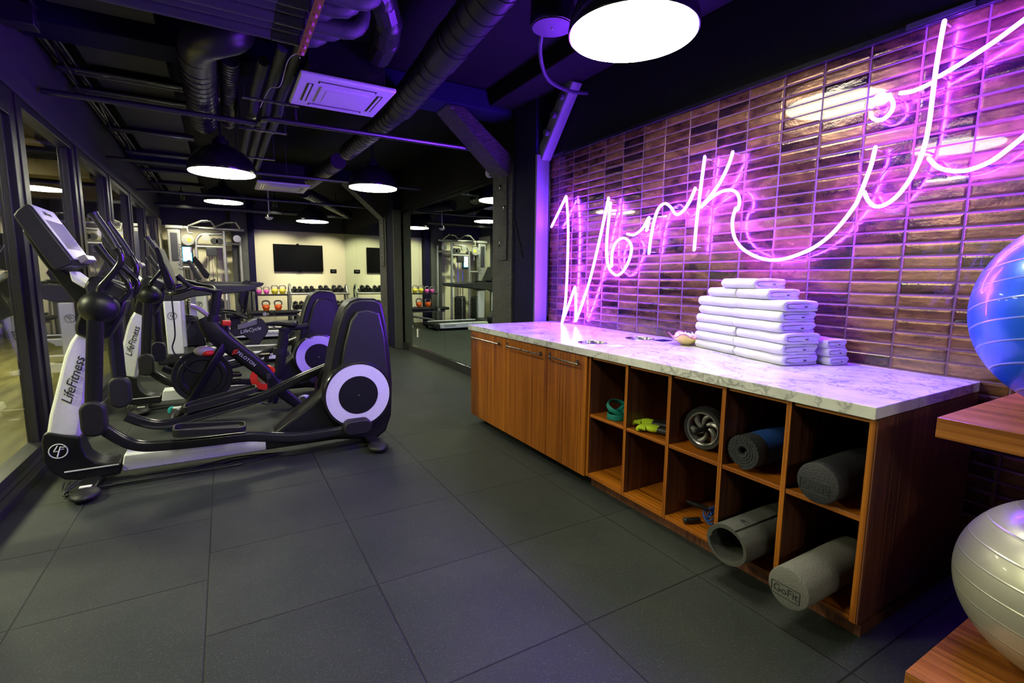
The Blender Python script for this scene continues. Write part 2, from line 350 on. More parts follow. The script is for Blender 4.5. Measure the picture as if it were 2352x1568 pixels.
def tag(o, label=None, cat=None, group=None, kind=None):
    for k, v in (('label', label), ('category', cat), ('group', group), ('kind', kind)):
        if v: o[k] = v
    return o
def thing(name, loc, label, cat, group=None, rz=0):
    o = bpy.data.objects.new(name, None); o.empty_display_size = 0.1; COL.objects.link(o); o.location = loc; o.rotation_euler = (0, 0, rz)
    return tag(o, label, cat, group)
def dup(o, loc=None, label=None, rz=None, scale=None, parent=None):
    kids = list(o.children); c = o.copy(); COL.objects.link(c)
    if parent is not None: c.parent = parent
    if loc is not None: c.location = loc
    if rz is not None: c.rotation_euler = (0, 0, rz)
    if scale is not None: c.scale = scale if not isinstance(scale, (int, float)) else (scale,) * 3
    if label: c['label'] = label
    for k in kids: dup(k, parent=c)
    return c
def structure(o): o['kind'] = 'structure'; return o
def text(name, s, size, mat, parent, origin, xd, yd, shear=0.0, ext=0.0008, spacing=1.0):
    cu = bpy.data.curves.new(name, 'FONT'); cu.body = s; cu.size = size; cu.shear = shear; cu.extrude = ext; cu.space_character = spacing; cu.align_x = 'CENTER'; cu.align_y = 'CENTER'; cu.resolution_u = 3
    ob = bpy.data.objects.new(name + '_curve', cu); COL.objects.link(ob)
    dg = bpy.context.evaluated_depsgraph_get(); dg.update(); me = bpy.data.meshes.new_from_object(ob.evaluated_get(dg)); bpy.data.objects.remove(ob)
    xd = Vector(xd).normalized(); yd = Vector(yd).normalized(); zd = xd.cross(yd); o3 = Vector(origin)
    mb = MB(); mb.v = [o3 + xd * v.co.x + yd * v.co.y + zd * v.co.z for v in me.vertices]; mb.f = [tuple(p.vertices) for p in me.polygons]
    return mb.build(name, mat, parent, smooth=0, weld=False)
def spline(pts, k=6, closed=False):
    P = [Vector(p) for p in pts]; n = len(P); out = []
    for i in range(n if closed else n - 1):
        p0, p1, p2, p3 = (P[(i + j - 1) % n] if closed else P[min(max(i + j - 1, 0), n - 1)] for j in range(4))
        for a in range(k):
            t = a / k; out.append(0.5 * ((2 * p1) + (p2 - p0) * t + (2 * p0 - 5 * p1 + 4 * p2 - p3) * t * t + (3 * p1 - p0 - 3 * p2 + p3) * t ** 3))
    if not closed: out.append(P[-1])
    return out
def rr(w, h, r, n=4):   # rounded rectangle outline
    r = min(r, w / 2 - 1e-4, h / 2 - 1e-4); o = []
    for cx, cy, a0 in ((w / 2 - r, h / 2 - r, 0), (-w / 2 + r, h / 2 - r, 90), (-w / 2 + r, -h / 2 + r, 180), (w / 2 - r, -h / 2 + r, 270)):
        for i in range(n + 1): a = radians(a0 + 90 * i / n); o.append((cx + r * cos(a), cy + r * sin(a)))
    return o
def prY(Y, pts): return [(lambda q: (q.x, q.z))(atY(Y, *p)) for p in pts]

# ================================================================== THE ROOM
WX, LX, BY, CZ = 2.721, -1.10, 13.20, 3.05
structure(MB().box(-5.2, 3.1, -3.6, 13.6, -0.10, 0.0).build('floor', 'floor', smooth=0))
structure(MB().box(-5.0, LX - 0.06, -3.4, 13.3, 0.0, 0.012).build('floor_lobby', 'olive', smooth=0))
structure(MB().box(-5.2, 3.1, -3.6, 13.6, CZ, CZ + 0.1).build('ceiling', 'ceilblack', smooth=0))
structure(MB().box(WX, WX + 0.12, -3.5, 3.96, 0, 2.375).build('wall_right', 'tile', smooth=0))
structure(MB().box(WX - 0.02, WX + 0.12, -3.5, 13.3, 2.375, CZ).build('wall_right_upper', 'ceilblack', smooth=0))
structure(MB().box(WX + 0.006, WX + 0.12, 3.96, 13.3, 0, 2.375).build('wall_right_far', 'ceilblack', smooth=0))
structure(MB().box(-5.2, 3.1, -3.6, -3.45, 0, CZ).build('wall_near', 'grayplaster', smooth=0))
structure(MB().box(LX - 0.05, WX + 0.1, BY, BY + 0.12, 0, 2.33).build('wall_back', 'beige', smooth=0))
structure(MB().box(LX - 0.05, WX + 0.1, BY - 0.04, BY + 0.12, 2.33, CZ).build('wall_back_upper', 'grayplaster', smooth=0))
structure(MB().box(LX - 0.12, LX - 0.0, -3.5, 13.3, 2.42, CZ).build('wall_left_header', 'grayplaster', smooth=0))
structure(MB().box(LX - 0.10, LX + 0.01, 12.45, BY, 0, 2.42).build('wall_left_end', 'beige', smooth=0))
structure(MB().box(LX - 0.12, LX - 0.0, -3.5, -1.6, 0, 2.42).build('wall_left_near', 'grayplaster', smooth=0))
structure(MB().box(LX - 0.02, LX + 0.03, -3.45, 12.45, 2.40, 2.435).box(LX, LX + 0.012, -3.45, 12.45, 2.435, 2.48).build('trim_1', 'grayplaster', smooth=0, bevel=0.004))
structure(MB().box(LX - 0.10, LX + 0.045, -3.45, 12.45, 0.0, 0.055).box(LX - 0.08, LX + 0.0, -3.45, 12.45, 0.055, 0.11).build('trim_2', 'winframe', smooth=0, bevel=0.006))
structure(MB().box(WX - 0.035, WX + 0.006, 4.81, 8.46, 0, 0.115).build('baseboard_right', 'blackg', smooth=0, bevel=0.004))
structure(MB().box(WX - 0.035, WX + 0.006, 9.31, BY, 0, 0.115).build('baseboard_right_far', 'blackg', smooth=0, bevel=0.004))
structure(MB().box(LX + 0.01, WX, BY - 0.015, BY, 0, 0.10).build('baseboard_back', 'beige', smooth=0))
structure(MB().box(WX - 0.03, WX - 0.018, -3.4, 3.96, 2.372, 2.395).build('trim_3', 'blackg', smooth=0))
# lobby behind the glass
structure(MB().box(-5.15, -5.0, -3.5, 13.3, 0, CZ).build('wall_lobby', 'grayplaster', smooth=0))
structure(MB().box(-5.0, LX - 0.12, 13.0, 13.3, 0, CZ).build('wall_lobby_end', 'grayplaster', smooth=0))
structure(MB().box(-5.0, -4.97, -3.4, 13.0, 1.15, 1.95).build('trim_4', 'beige', smooth=0))
lb = MB()
for i in range(5): lb.box(-4.9 + i * 0.02, -1.5, 2.0 + i * 2.3, 2.35 + i * 2.3, 2.55, 2.75)
structure(lb.build('ceiling_lobby_beams', 'tan', smooth=0))
for k, (y, z, mt, nm) in enumerate(((5.6, 2.28, 'lobbylight', 'white'), (9.6, 2.2, 'greenlight', 'green'))):
    t = thing('strip_light', (-3.0, y, z), nm + ' strip light hanging in the lobby beyond the glass wall', 'light')
    MB().box(-3.03, -2.97, y - 0.6, y + 0.6, z, z + 0.03).build('light_bar', mt, t); MB().box(-3.05, -2.95, y - 0.62, y + 0.62, z + 0.031, z + 0.06).build('housing', 'blackg', t)
# windows in the glass wall: frame + pane each
wi = 0
for k in range(-2, 6):
    y0 = 1.44 + 1.5 * k if k < 0 else 1.44 + 1.5 * k
for k in range(10):
    y0 = -1.54 + 1.495 * k; y1 = min(y0 + 1.495, 12.45)
    if k < 2: pass
    zt = 2.42 if k != 3 else 2.42; wi += 1
    f = MB(); fw = 0.055
    if k == 9: y1 = 12.45
    f.box(LX - 0.09, LX + 0.02, y0, y0 + 0.10, 0.11, 2.40).box(LX - 0.09, LX + 0.01, y1 - 0.10, y1 - 0.002, 0.11, 2.40)
    top = 2.26 if k == 3 else 2.37
    f.box(LX - 0.085, LX + 0.008, y0 + 0.1, y1 - 0.1, top - 0.02, 2.40).box(LX - 0.085, LX + 0.008, y0 + 0.1, y1 - 0.1, 0.11, 0.155)
    f.box(LX - 0.06, LX - 0.02, y0 + 0.1, y0 + 0.135, 0.155, top - 0.02).box(LX - 0.06, LX - 0.02, y1 - 0.135, y1 - 0.1, 0.155, top - 0.02)
    fo = f.build('window_%d' % wi, 'winframe', smooth=0, bevel=0.003); structure(fo)
    MB().box(LX - 0.045, LX - 0.037, y0 + 0.13, y1 - 0.13, 0.15, top - 0.015).build('window_pane', 'glass', fo, smooth=0)

# mirror panels, seams between them
def mir(y0, y1, label):
    o = MB().box(WX - 0.006, WX + 0.003, y0 + 0.002, y1 - 0.002, 0.118, 2.33).build('mirror_panel', 'mirror', origin=(WX, (y0 + y1) / 2, 1.2), smooth=0)
    tag(o, label, 'mirror', 'frameless mirror panels on the right wall')
    for zz in (0.125, 2.32):
        MB().box(WX - 0.011, WX - 0.007, y0 + 0.1, y0 + 0.125, zz - 0.012, zz + 0.012).build('clip', 'chrome', o)
ys = [4.85, 5.66, 6.58, 7.62, 8.45]
nm = ['mirror panel nearest the big painted column, behind the counter end', 'mirror panel showing the lit monitor and gym bench', 'mirror panel showing the cable machine frame and rolled deck end', 'mirror panel beside the far column with the beige wall in it']
for i in range(4): mir(ys[i], ys[i + 1], nm[i])
ys = [9.33, 10.6, 11.9, 13.18]; nm = ['far mirror panel just past the second column', 'far mirror panel reflecting the wall television', 'far mirror panel in the corner beside the dumbbell rack']
for i in range(3): mir(ys[i], ys[i + 1], nm[i])

# ------------------------------------------------------------------ timber and concrete columns with knee braces
def column(y0, ym, y1, label, brace=True):
    t = thing('column', (2.62, y0, 0), label, 'column')
    x0 = 2.56
    m = MB().box(x0 + 0.004, WX - 0.008, y0 + 0.03, ym, 0, CZ - 0.01); m.build('post', 'postdark', t, bevel=0.008)
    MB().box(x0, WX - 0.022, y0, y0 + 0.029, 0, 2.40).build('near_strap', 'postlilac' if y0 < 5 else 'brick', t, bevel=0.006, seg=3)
    far = MB().box(x0 - 0.012, WX - 0.008, ym + 0.002, y1, 0, 2.40).build('far_strap', 'posttex', t, bevel=0.008)
    # raised plank, crack and bolts on the strap
    MB().box(x0 - 0.022, x0 - 0.0125, ym + 0.10, y1 - 0.12, 1.45, 2.38).build('plank', 'posttex', far, bevel=0.003)
    b = MB()
    for z in (1.62, 1.98, 2.2, 2.31): b.ball((x0 - 0.022, ym + 0.2 + 0.05 * sin(z * 9), z), (0.006, 0.02, 0.03), 10, 6)
    b.build('knot', 'blackg', far)
    z0, z1 = 2.40, 2.86
    MB().prism([(x0 - 0.012, z0 - 0.12), (x0 + 0.10, z0), (x0 + 0.04, z0 + 0.06), (x0 - 0.50, z1), (x0 - 0.68, z1)], ym + 0.06, y1 - 0.06).build('brace', 'posttex', t, bevel=0.008)
    if y0 < 5:
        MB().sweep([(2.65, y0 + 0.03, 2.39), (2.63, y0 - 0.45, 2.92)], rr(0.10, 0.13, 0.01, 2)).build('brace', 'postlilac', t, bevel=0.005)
        c = MB()
        for k in range(3):
            yy = y0 - 0.13 - 0.11 * k; zz = 2.56 + 0.12 * k
            c.cyl((2.55, yy, zz), (2.71, yy, zz), 0.028, n=14)
        c.build('pipe_clamp', 'foam', t)
        # cracks
        rnd = random.Random(3); p = [(x0 - 0.001, 4.36 - 0.02 * i + rnd.uniform(-.01, .01), 1.83 - 0.045 * i) for i in range(9)]
        MB().tube(p, 0.004, 5).build('crack', 'blackg', t)
        MB().tube([(2.700, y0 - 0.006, 2.36), (2.703, y0 - 0.012, 1.9), (2.698, y0 - 0.008, 1.5), (2.704, y0 - 0.008, 0.9)], 0.004, 6).build('wire', 'blackg', t)
    return t
column(3.96, 4.385, 4.81, 'big painted column with lilac lit face at the far end of the counter')
column(8.46, 8.88, 9.31, 'far charcoal column with diagonal brace between the two mirror runs')
t = thing('column', (0.45, 12.85, 0), 'black grooved column standing between the cable machine and the television', 'column')
MB().box(0.20, 0.52, 12.82, BY - 0.042, 0, CZ - 0.01).build('post', 'brick', t, bevel=0.008); MB().box(0.522, 0.66, 12.90, BY - 0.042, 0, CZ - 0.01).build('far_strap', 'postdark', t, bevel=0.008)
# transverse beams
for y, lb_ in ((4.42, 'black roof beam over the near painted column'), (8.92, 'black roof beam over the far column')):
    o = MB().box(LX + 0.02, WX - 0.03, y, y + 0.33, 2.862, CZ - 0.002).build('roof_beam', 'postdark', origin=(0.8, y, 2.95), bevel=0.01); tag(o, lb_, 'beam')
o = MB().box(2.30, WX - 0.03, -3.4, 4.41, 2.90, CZ - 0.002).build('roof_beam', 'ceilblack', origin=(2.5, 0, 2.95), bevel=0.01); tag(o, 'black roof beam running along the top of the tiled wall', 'beam')

# ------------------------------------------------------------------ ceiling: grey acoustic panels, joist strips, ducts, pipes
px_ = [(-0.86, -0.30)]
edges = [1.2, 2.75, 4.0, 4.40, 5.45, 6.35, 7.4, 8.6, 9.9, 11.2, 12.6]
for i in range(len(edges) - 1):
    o = MB().box(-0.86, -0.30, edges[i] + 0.06, edges[i + 1] - 0.06, 2.952, 2.985).build('ceiling_panel', 'grayplaster', origin=(-0.58, (edges[i] + edges[i + 1]) / 2, 2.97), bevel=0.004)
    MB().box(-0.80, -0.78, edges[i] + 0.1, edges[i] + 0.12, 2.985, CZ).box(-0.4, -0.38, edges[i + 1] - 0.12, edges[i + 1] - 0.1, 2.985, CZ).build('hanger', 'blackg', o)
    tag(o, 'grey acoustic ceiling panel over the glass wall, %s counted from the near end' % ['nearest', 'second', 'third', 'fourth', 'fifth', 'sixth', 'seventh', 'eighth', 'ninth', 'farthest'][i], 'ceiling panel', 'grey acoustic panels above the glass wall')
for i, y in enumerate([2.75, 4.57, 5.48, 6.0, 7.38, 8.6, 9.9, 11.2]):
    o = thing('conduit_rack', (-0.55, y, 2.9), 'black conduit rack crossing under the ceiling panels, %s from the near end' % ['first', 'second', 'third', 'fourth', 'fifth', 'sixth', 'seventh', 'last'][i], 'conduit rack', 'conduit racks crossing the grey ceiling panels')
    MB().box(-1.05, -0.22, y - 0.022, y + 0.022, 2.90, 2.945).build('channel', 'blackg', o, bevel=0.003)
    MB().cyl((-1.05, y - 0.05, 2.905), (-0.22, y - 0.05, 2.905), 0.014, n=10).cyl((-1.05, y + 0.05, 2.905), (-0.22, y + 0.05, 2.905), 0.014, n=10).build('conduit', 'darksteel', o)
def along(name, p0, p1, r, mat, label, cat, spiral=None, group=None, n=24):
    p0, p1 = Vector(p0), Vector(p1); d = p1 - p0; L = d.length
    t = thing(name, p0, label, cat, group); MB().cyl(p0, p1, r, n=n).build('pipe', mat, t)
    if spiral:
        k = int(L / spiral)
        for nm_, rng in (('seam', range(1, k)),):
            m = MB()
            for i in rng:
                q = p0 + d * (i / k); u = d.normalized(); m.cyl(q - u * 0.004, q + u * 0.004, r + 0.004, n=n)
            m.build('seam', mat, t)
    return t
t = along('spiral_duct', (1.20, 1.0, 2.74), (1.42, 4.40, 2.74), 0.115, 'duct', 'large black spiral duct running diagonally over the middle of the gym', 'duct', 0.13)
MB().cyl((1.33, 3.02, 2.74), (1.35, 3.30, 2.74), 0.122, n=24).build('coupling', 'duct', t)
along('spiral_duct', (1.435, 4.45, 2.735), (1.36, 6.3, 2.735), 0.090, 'duct', 'middle length of black spiral duct continuing past the cross pipe', 'duct', 0.10)
along('spiral_duct', (1.36, 6.8, 2.73), (1.25, 8.6, 2.73), 0.10, 'duct', 'far length of black spiral duct near the second air cassette', 'duct', 0.09)
along('spiral_duct', (1.30, 9.5, 2.72), (2.50, 11.75, 2.66), 0.10, 'duct', 'farthest spiral duct sloping down toward the television wall', 'duct', 0.12)
t = thing('spiral_duct', (-0.07, 4.1, 2.78), 'thick black spiral duct with an elbow on the left side of the ceiling', 'duct')
MB().cyl((-0.07, 4.05, 2.735), (-0.08, 5.80, 2.735), 0.115, n=24).build('pipe', 'duct', t)
MB().tube(spline([(-0.07, 4.1, 2.735), (-0.04, 3.90, 2.735), (0.06, 3.78, 2.745), (0.15, 3.78, 2.80), (0.18, 3.80, 2.95)], 5), 0.113, 20).build('elbow', 'duct', t)
m = MB()
for i in range(14): m.cyl((-0.075, 4.25 + i * 0.11, 2.735), (-0.075, 4.258 + i * 0.11, 2.735), 0.119, n=24)
m.build('seam', 'duct', t)
t = thing('spiral_duct', (0.12, 4.2, 2.78), 'thin black flexible duct beside the thick one, close ribs', 'duct')
MB().cyl((0.125, 4.15, 2.77), (0.13, 5.85, 2.77), 0.062, n=20).build('pipe', 'duct', t)
m = MB()
for i in range(30): m.cyl((0.126, 4.2 + i * 0.054, 2.77), (0.126, 4.206 + i * 0.054, 2.77), 0.066, n=20)
m.build('seam', 'duct', t)
t = thing('duct_elbow', (0.85, 3.2, 2.8), 'black segmented duct elbow curving down behind the pipe bundle', 'duct')
MB().tube([(0.80, 2.95, 2.90), (0.88, 3.04, 2.86), (0.95, 3.16, 2.80), (0.99, 3.34, 2.78), (0.985, 3.52, 2.75)], 0.085, 12).build('pipe', 'duct', t, smooth=20)
m = MB()
for q in ((0.88, 3.04, 2.86), (0.95, 3.16, 2.80), (0.99, 3.34, 2.78)): m.ball(q, 0.089, 16, 10)
m.build('seam', 'duct', t)
# pipe bundle across the top
for i in range(7):
    y = 3.16 - i * 0.105; z = 2.60 + (i % 2) * 0.012; xe = 0.60 + 0.08 * (i % 3)
    t = thing('insulated_pipe', (0, y, z), 'black insulated pipe in the bundle crossing the ceiling, %s counted from the far side' % ['first', 'second', 'third', 'fourth', 'fifth', 'sixth', 'seventh'][i], 'pipe', 'insulated pipes bundled across the ceiling')
    pts = [(-1.05, y, z), (xe - 0.12, y, z)] + [(xe - 0.12 + 0.10 * sin(a), y - 0.0, z + 0.10 - 0.10 * cos(a)) for a in (0.4, 0.8, 1.2, 1.57)] + [(xe - 0.02, y, z + 0.34)]
    MB().tube(pts, 0.048, 16).build('foam_sleeve', 'foam', t)
    MB().cyl((0.30, y, z), (0.44, y, z), 0.0505, n=16).build('tape', 'blackg', t)
t = thing('hanging_strap', (0.46, 2.9, 2.52), 'pink copper strap with clips hanging under the pipe bundle', 'strap')
m = MB(); mc = MB()
for i in range(8):
    y = 3.18 - i * 0.095; m.box(0.435, 0.475, y - 0.05, y + 0.045, 2.528 - 0.004, 2.534); mc.ball((0.455, y, 2.520), (0.012, 0.012, 0.012), 10, 6)
m.build('strip', 'copper', t, bevel=0.002); mc.build('clip', 'pinkrim', t)
t = thing('loose_wire', (0.4, 3.6, 2.5), 'thin loose wire dangling from the strap toward the air cassette', 'wire')
MB().tube(spline([(0.455, 3.25, 2.52), (0.46, 3.4, 2.60), (0.43, 3.6, 2.62), (0.41, 3.9, 2.56), (0.38, 4.3, 2.66), (0.33, 4.6, 2.60)], 5), 0.003, 6).build('cable', 'white', t)
# three insulated pipes running away
for i in range(3):
    x = 0.30 + 0.095 * i
    t = thing('insulated_pipe', (x, 3.6, 2.70), 'dark insulated pipe running away from the bundle, %s of the three' % ['left', 'middle', 'right'][i], 'pipe', 'three insulated pipes running down the ceiling')
    MB().tube([(x + 0.02, 3.95 - 0.3 * i, 2.72), (x, 4.7, 2.72), (x, 4.85, 2.66), (x - 0.01, 5.5, 2.66), (x - 0.01, 5.6, 2.72), (x - 0.01, 8.4, 2.72)], 0.036, 14).build('foam_sleeve', 'foam', t)
    MB().cyl((x, 5.0, 2.66), (x, 5.06, 2.66), 0.039, n=14).build('tape', 'blackg', t)
for i, y in enumerate((4.45, 5.35, 6.6)):
    t = thing('strut_channel', (0.4, y, 2.62), 'slotted strut channel under the three pipes, %s one' % ['near', 'middle', 'far'][i], 'strut', 'slotted struts under the three pipes')
    MB().box(0.20, 0.60, y - 0.02, y + 0.02, 2.605, 2.618).build('channel', 'darksteel', t, bevel=0.002)
    m = MB()
    for k in range(6): m.box(0.23 + k * 0.06, 0.26 + k * 0.06, y - 0.006, y + 0.006, 2.6035, 2.6055)
    m.build('slot', 'blackg', t); [MB().cyl((x_, y, 2.619), (x_, y, CZ), 0.005, n=8).build('rod', 'darksteel', t) for x_ in (0.21, 0.59)]
t = thing('sprinkler_pipe', (0.6, 4.85, 2.6), 'thin black sprinkler pipe crossing the room under the ducts', 'pipe')
MB().tube([(-1.08, 5.02, 2.59), (0.33, 5.02, 2.583), (0.36, 4.98, 2.583), (0.37, 4.86, 2.583), (0.40, 4.83, 2.583), (2.10, 4.80, 2.583), (2.5, 4.80, 2.583)], 0.022, 10).build('pipe', 'darksteel', t); MB().ball((0.36, 4.95, 2.583), 0.034, 14, 8).cyl((0.62, 4.83, 2.56), (0.62, 4.83, 2.70), 0.012, n=8).build('fitting', 'darksteel', t)
for i, (y, z) in enumerate(((7.35, 2.58), (9.6, 2.55), (12.0, 2.62))):
    t = thing('sprinkler_pipe', (0.6, y, z), 'black cross pipe farther down the ceiling, %s' % ['before the second air cassette', 'behind the second air cassette', 'closest to the television wall'][i], 'pipe')
    MB().cyl((-1.08, y, z), (2.66, y, z), 0.02 + 0.02 * (i == 2), n=10).build('pipe', 'darksteel', t); MB().cyl((0.8, y, z), (0.8, y, CZ), 0.006, n=8).build('rod', 'darksteel', t)
# conduits on the header of the glass wall
t = thing('conduit_run', (LX, 6, 2.8), 'run of conduits and cables along the top of the glass wall', 'conduit')
for x, z, r in ((-1.075, 2.985, 0.014), (-1.03, 2.96, 0.018), (-0.985, 2.975, 0.016), (-0.93, 2.93, 0.012)):
    MB().cyl((x, -2, z), (x, 13.0, z), r, n=10).build('conduit', 'darksteel', t)
m = MB()
for k in range(5): m.tube(spline([(-0.98 + 0.01 * k, 5.0 + 1.5 * k, 2.93), (-0.96, 5.4 + 1.5 * k, 2.84 + .01 * k), (-1.0, 5.9 + 1.5 * k, 2.86), (-0.98, 6.3 + 1.5 * k, 2.94)], 5), 0.006, 6)
m.build('cable', 'blackg', t)
MB().box(-1.099, -0.93, 4.35, 4.48, 2.80, 2.93).build('junction_box', 'darksteel', t, bevel=0.005)

# air cassettes
def cassette(x0, x1, y0, y1, z, label):
    t = thing('air_cassette', ((x0 + x1) / 2, (y0 + y1) / 2, z), label, 'air conditioner', 'ceiling cassette air conditioners')
    MB().box(x0 + 0.06, x1 - 0.06, y0 + 0.06, y1 - 0.06, z + 0.03, z + 0.30).build('casing', 'blackg', t, bevel=0.004)
    m = MB().box(x0, x1, y0, y1, z, z + 0.03); m.build('face_panel', 'acwhite', t, bevel=0.012, seg=3)
    MB().box(x0 + 0.15, x1 - 0.15, y0 + 0.15, y1 - 0.15, z - 0.008, z + 0.001).build('grille', 'acwhite', t, bevel=0.003)
    MB().box(x0 + 0.19, x1 - 0.19, y0 + 0.19, y1 - 0.19, z - 0.0105, z - 0.0085).build('filter', 'acwhite', t, bevel=0.001)
    w = 0.04
    for a in ((x0 + 0.12, x1 - 0.12, y0 + 0.06, y0 + 0.06 + w), (x0 + 0.12, x1 - 0.12, y1 - 0.06 - w, y1 - 0.06), (x0 + 0.06, x0 + 0.06 + w, y0 + 0.13, y1 - 0.13), (x1 - 0.06 - w, x1 - 0.06, y0 + 0.13, y1 - 0.13)):
        s = MB().box(*a, z - 0.0015, z + 0.0005).build('slot', 'blackg', t)
        cx, cy = (a[0] + a[1]) / 2, (a[2] + a[3]) / 2
        if a[1] - a[0] > a[3] - a[2]: MB().box(a[0] + .01, a[1] - .01, cy - 0.006, cy + 0.010, z - 0.006, z - 0.002).build('louver', 'acwhite', s)
        else: MB().box(cx - 0.008, cx + 0.008, a[2] + .01, a[3] - .01, z - 0.006, z - 0.002).build('louver', 'acwhite', s)
    [MB().cyl((a_, b_, z + 0.3), (a_, b_, CZ), 0.005, n=8).build('rod', 'darksteel', t) for a_, b_ in ((x0 + 0.1, y0 + 0.1), (x1 - 0.1, y1 - 0.1))]
cassette(0.49, 1.11, 3.52, 4.15, 2.53, 'near air conditioning cassette lit violet from the neon')
cassette(0.47, 1.15, 7.75, 8.45, 2.53, 'far small air conditioning cassette above the gym machines')

# pendant lamps
def pendant(x, y, z, label, r=0.31):
    t = thing('pendant_lamp', (x, y, z), label, 'lamp', 'black dome pendant lamps')
    prof = [(r, 0.0), (r + 0.004, 0.01), (r * 0.99, 0.05), (r * 0.90, 0.105), (r * 0.72, 0.16), (r * 0.45, 0.20), (r * 0.26, 0.215), (r * 0.24, 0.26), (0.045, 0.275), (0.045, 0.30), (0.0, 0.30)]
    prof = [(p[0], p[1] * r / 0.25) if p[0] > 0.1 else (p[0], p[1] - 0.26 + 0.26 * r / 0.25) for p in prof]
    MB().lathe(prof, (x, y, z), 48).build('shade', 'blackg', t, smooth=50)
    MB().lathe([(0.0, 0.0), (r - 0.008, 0.0), (r - 0.008, 0.006), (0.0, 0.006)], (x, y, z - 0.0065), 48).build('diffuser', 'lamp', t)
    MB().cyl((x, y, z + 0.361), (x, y, CZ - 0.021), 0.010, n=10).build('stem', 'blackg', t)
    MB().lathe([(0.06, 0.0), (0.06, 0.018), (0.0, 0.018)], (x, y, CZ - 0.02), 20).build('ceiling_rose', 'blackg', t)
    return t
pendant(1.79, 1.93, 2.45, 'large near pendant lamp above the counter, seen from below')
pendant(0.05, 6.05, 2.31, 'pendant lamp over the elliptical machines, left and second nearest')
pendant(1.77, 6.70, 2.42, 'pendant lamp over the floor between the machines and the mirror')
pendant(0.08, 10.35, 2.55, 'thin looking far lamp under the left ducts before the cable machine')
pendant(1.63, 10.90, 2.36, 'far pendant lamp in front of the television')
pendant(0.05, 1.85, 2.40, 'pendant lamp above the open floor in front of the elliptical machines')
pendant(1.79, -2.30, 2.42, 'pendant lamp on the counter side behind the viewpoint')
pendant(0.05, -2.30, 2.40, 'pendant lamp on the window side behind the viewpoint')
for i, (p_, t_) in enumerate(SPOTS):  # invented cans that house the added back wall fill lights
    d_ = (Vector(t_) - Vector(p_)).normalized(); p_ = Vector(p_); t = thing('added_spotlight', p_, 'added black spotlight brightening the cream back wall, %s' % ['left, over the cable machine', 'middle, over the television', 'right, over the dumbbell rack'][i], 'spotlight', 'added spotlights brightening the back wall')
    MB().lathe([(0.045, 0.03), (0.05, 0.03), (0.05, -0.12), (0.03, -0.15), (0.0, -0.15), (0.0, -0.14), (0.028, -0.14), (0.045, -0.11), (0.045, 0.03)], p_, 24, d_).build('can', 'blackg', t); MB().cyl(p_ - d_ * 0.1, (p_.x, p_.y - 0.08, CZ), 0.008, n=8).build('bracket', 'blackg', t)
# pendant speaker
t = thing('pendant_speaker', (1.69, 2.48, 2.68), 'round pendant speaker hanging behind the large near lamp', 'speaker')
MB().lathe([(0.121, 0.0), (0.127, 0.02), (0.121, 0.20), (0.09, 0.24), (0.0, 0.25)], (1.69, 2.48, 2.68), 32).build('housing', 'blackg', t)
MB().lathe([(0.0, 0.0), (0.112, 0.0), (0.112, 0.004)], (1.69, 2.48, 2.6755), 32).build('grille', 'graphite', t); MB().ball((1.69, 2.48, 2.674), 0.006, 10, 6).build('screw', 'steel', t); MB().cyl((1.69, 2.48, 2.932), (1.69, 2.48, CZ), 0.01, n=8).build('stem', 'blackg', t)
MB().tube(spline([(1.72, 2.60, 2.78), (1.82, 2.80, 2.70), (2.05, 3.05, 2.66), (2.35, 3.2, 2.68), (2.6, 3.3, 2.74)], 5), 0.014, 8).build('cable', 'foam', t)
# camera on the column, dome sensor
t = thing('security_camera', (2.5, 4.8, 2.38), 'small pale security camera with red light on the painted column', 'camera')
MB().ball((2.52, 4.83, 2.375), (0.045, 0.05, 0.05)).build('housing', 'acwhite', t); MB().cyl((2.52, 4.79, 2.36), (2.50, 4.75, 2.345), 0.022).build('lens', 'blackg', t); MB().ball((2.515, 4.775, 2.40), 0.007, 8, 6).build('indicator', 'led', t); MB().cyl((2.54, 4.83, 2.385), (2.562, 4.83, 2.385), 0.03).build('bracket', 'acwhite', t)
t = thing('dome_sensor', (0.86, 11.2, 2.4), 'small hanging dome sensor in front of the dark back wall band', 'sensor')
MB().cyl((0.86, 11.2, 2.47), (0.86, 11.2, CZ), 0.012, n=10).build('stem', 'acwhite', t); MB().cyl((0.86, 11.2, 2.42), (0.86, 11.2, 2.475), 0.075, n=24).build('housing', 'blackg', t); MB().lathe([(0.0, -0.04), (0.04, -0.03), (0.07, 0.0), (0.078, 0.005), (0.078, 0.012)], (0.86, 11.2, 2.41), 24).build('dome', 'acwhite', t)

# ================================================================== COUNTER, CUBBIES AND WHAT STANDS ON THEM
CT = 0.856
o = MB().box(1.835, WX - 0.003, 0.757, 3.915, 0.814, CT).build('countertop', 'marble', origin=(2.28, 2.3, CT), bevel=0.003, smooth=0)
tag(o, 'long white veined marble countertop below the neon sign', 'countertop'); top = o
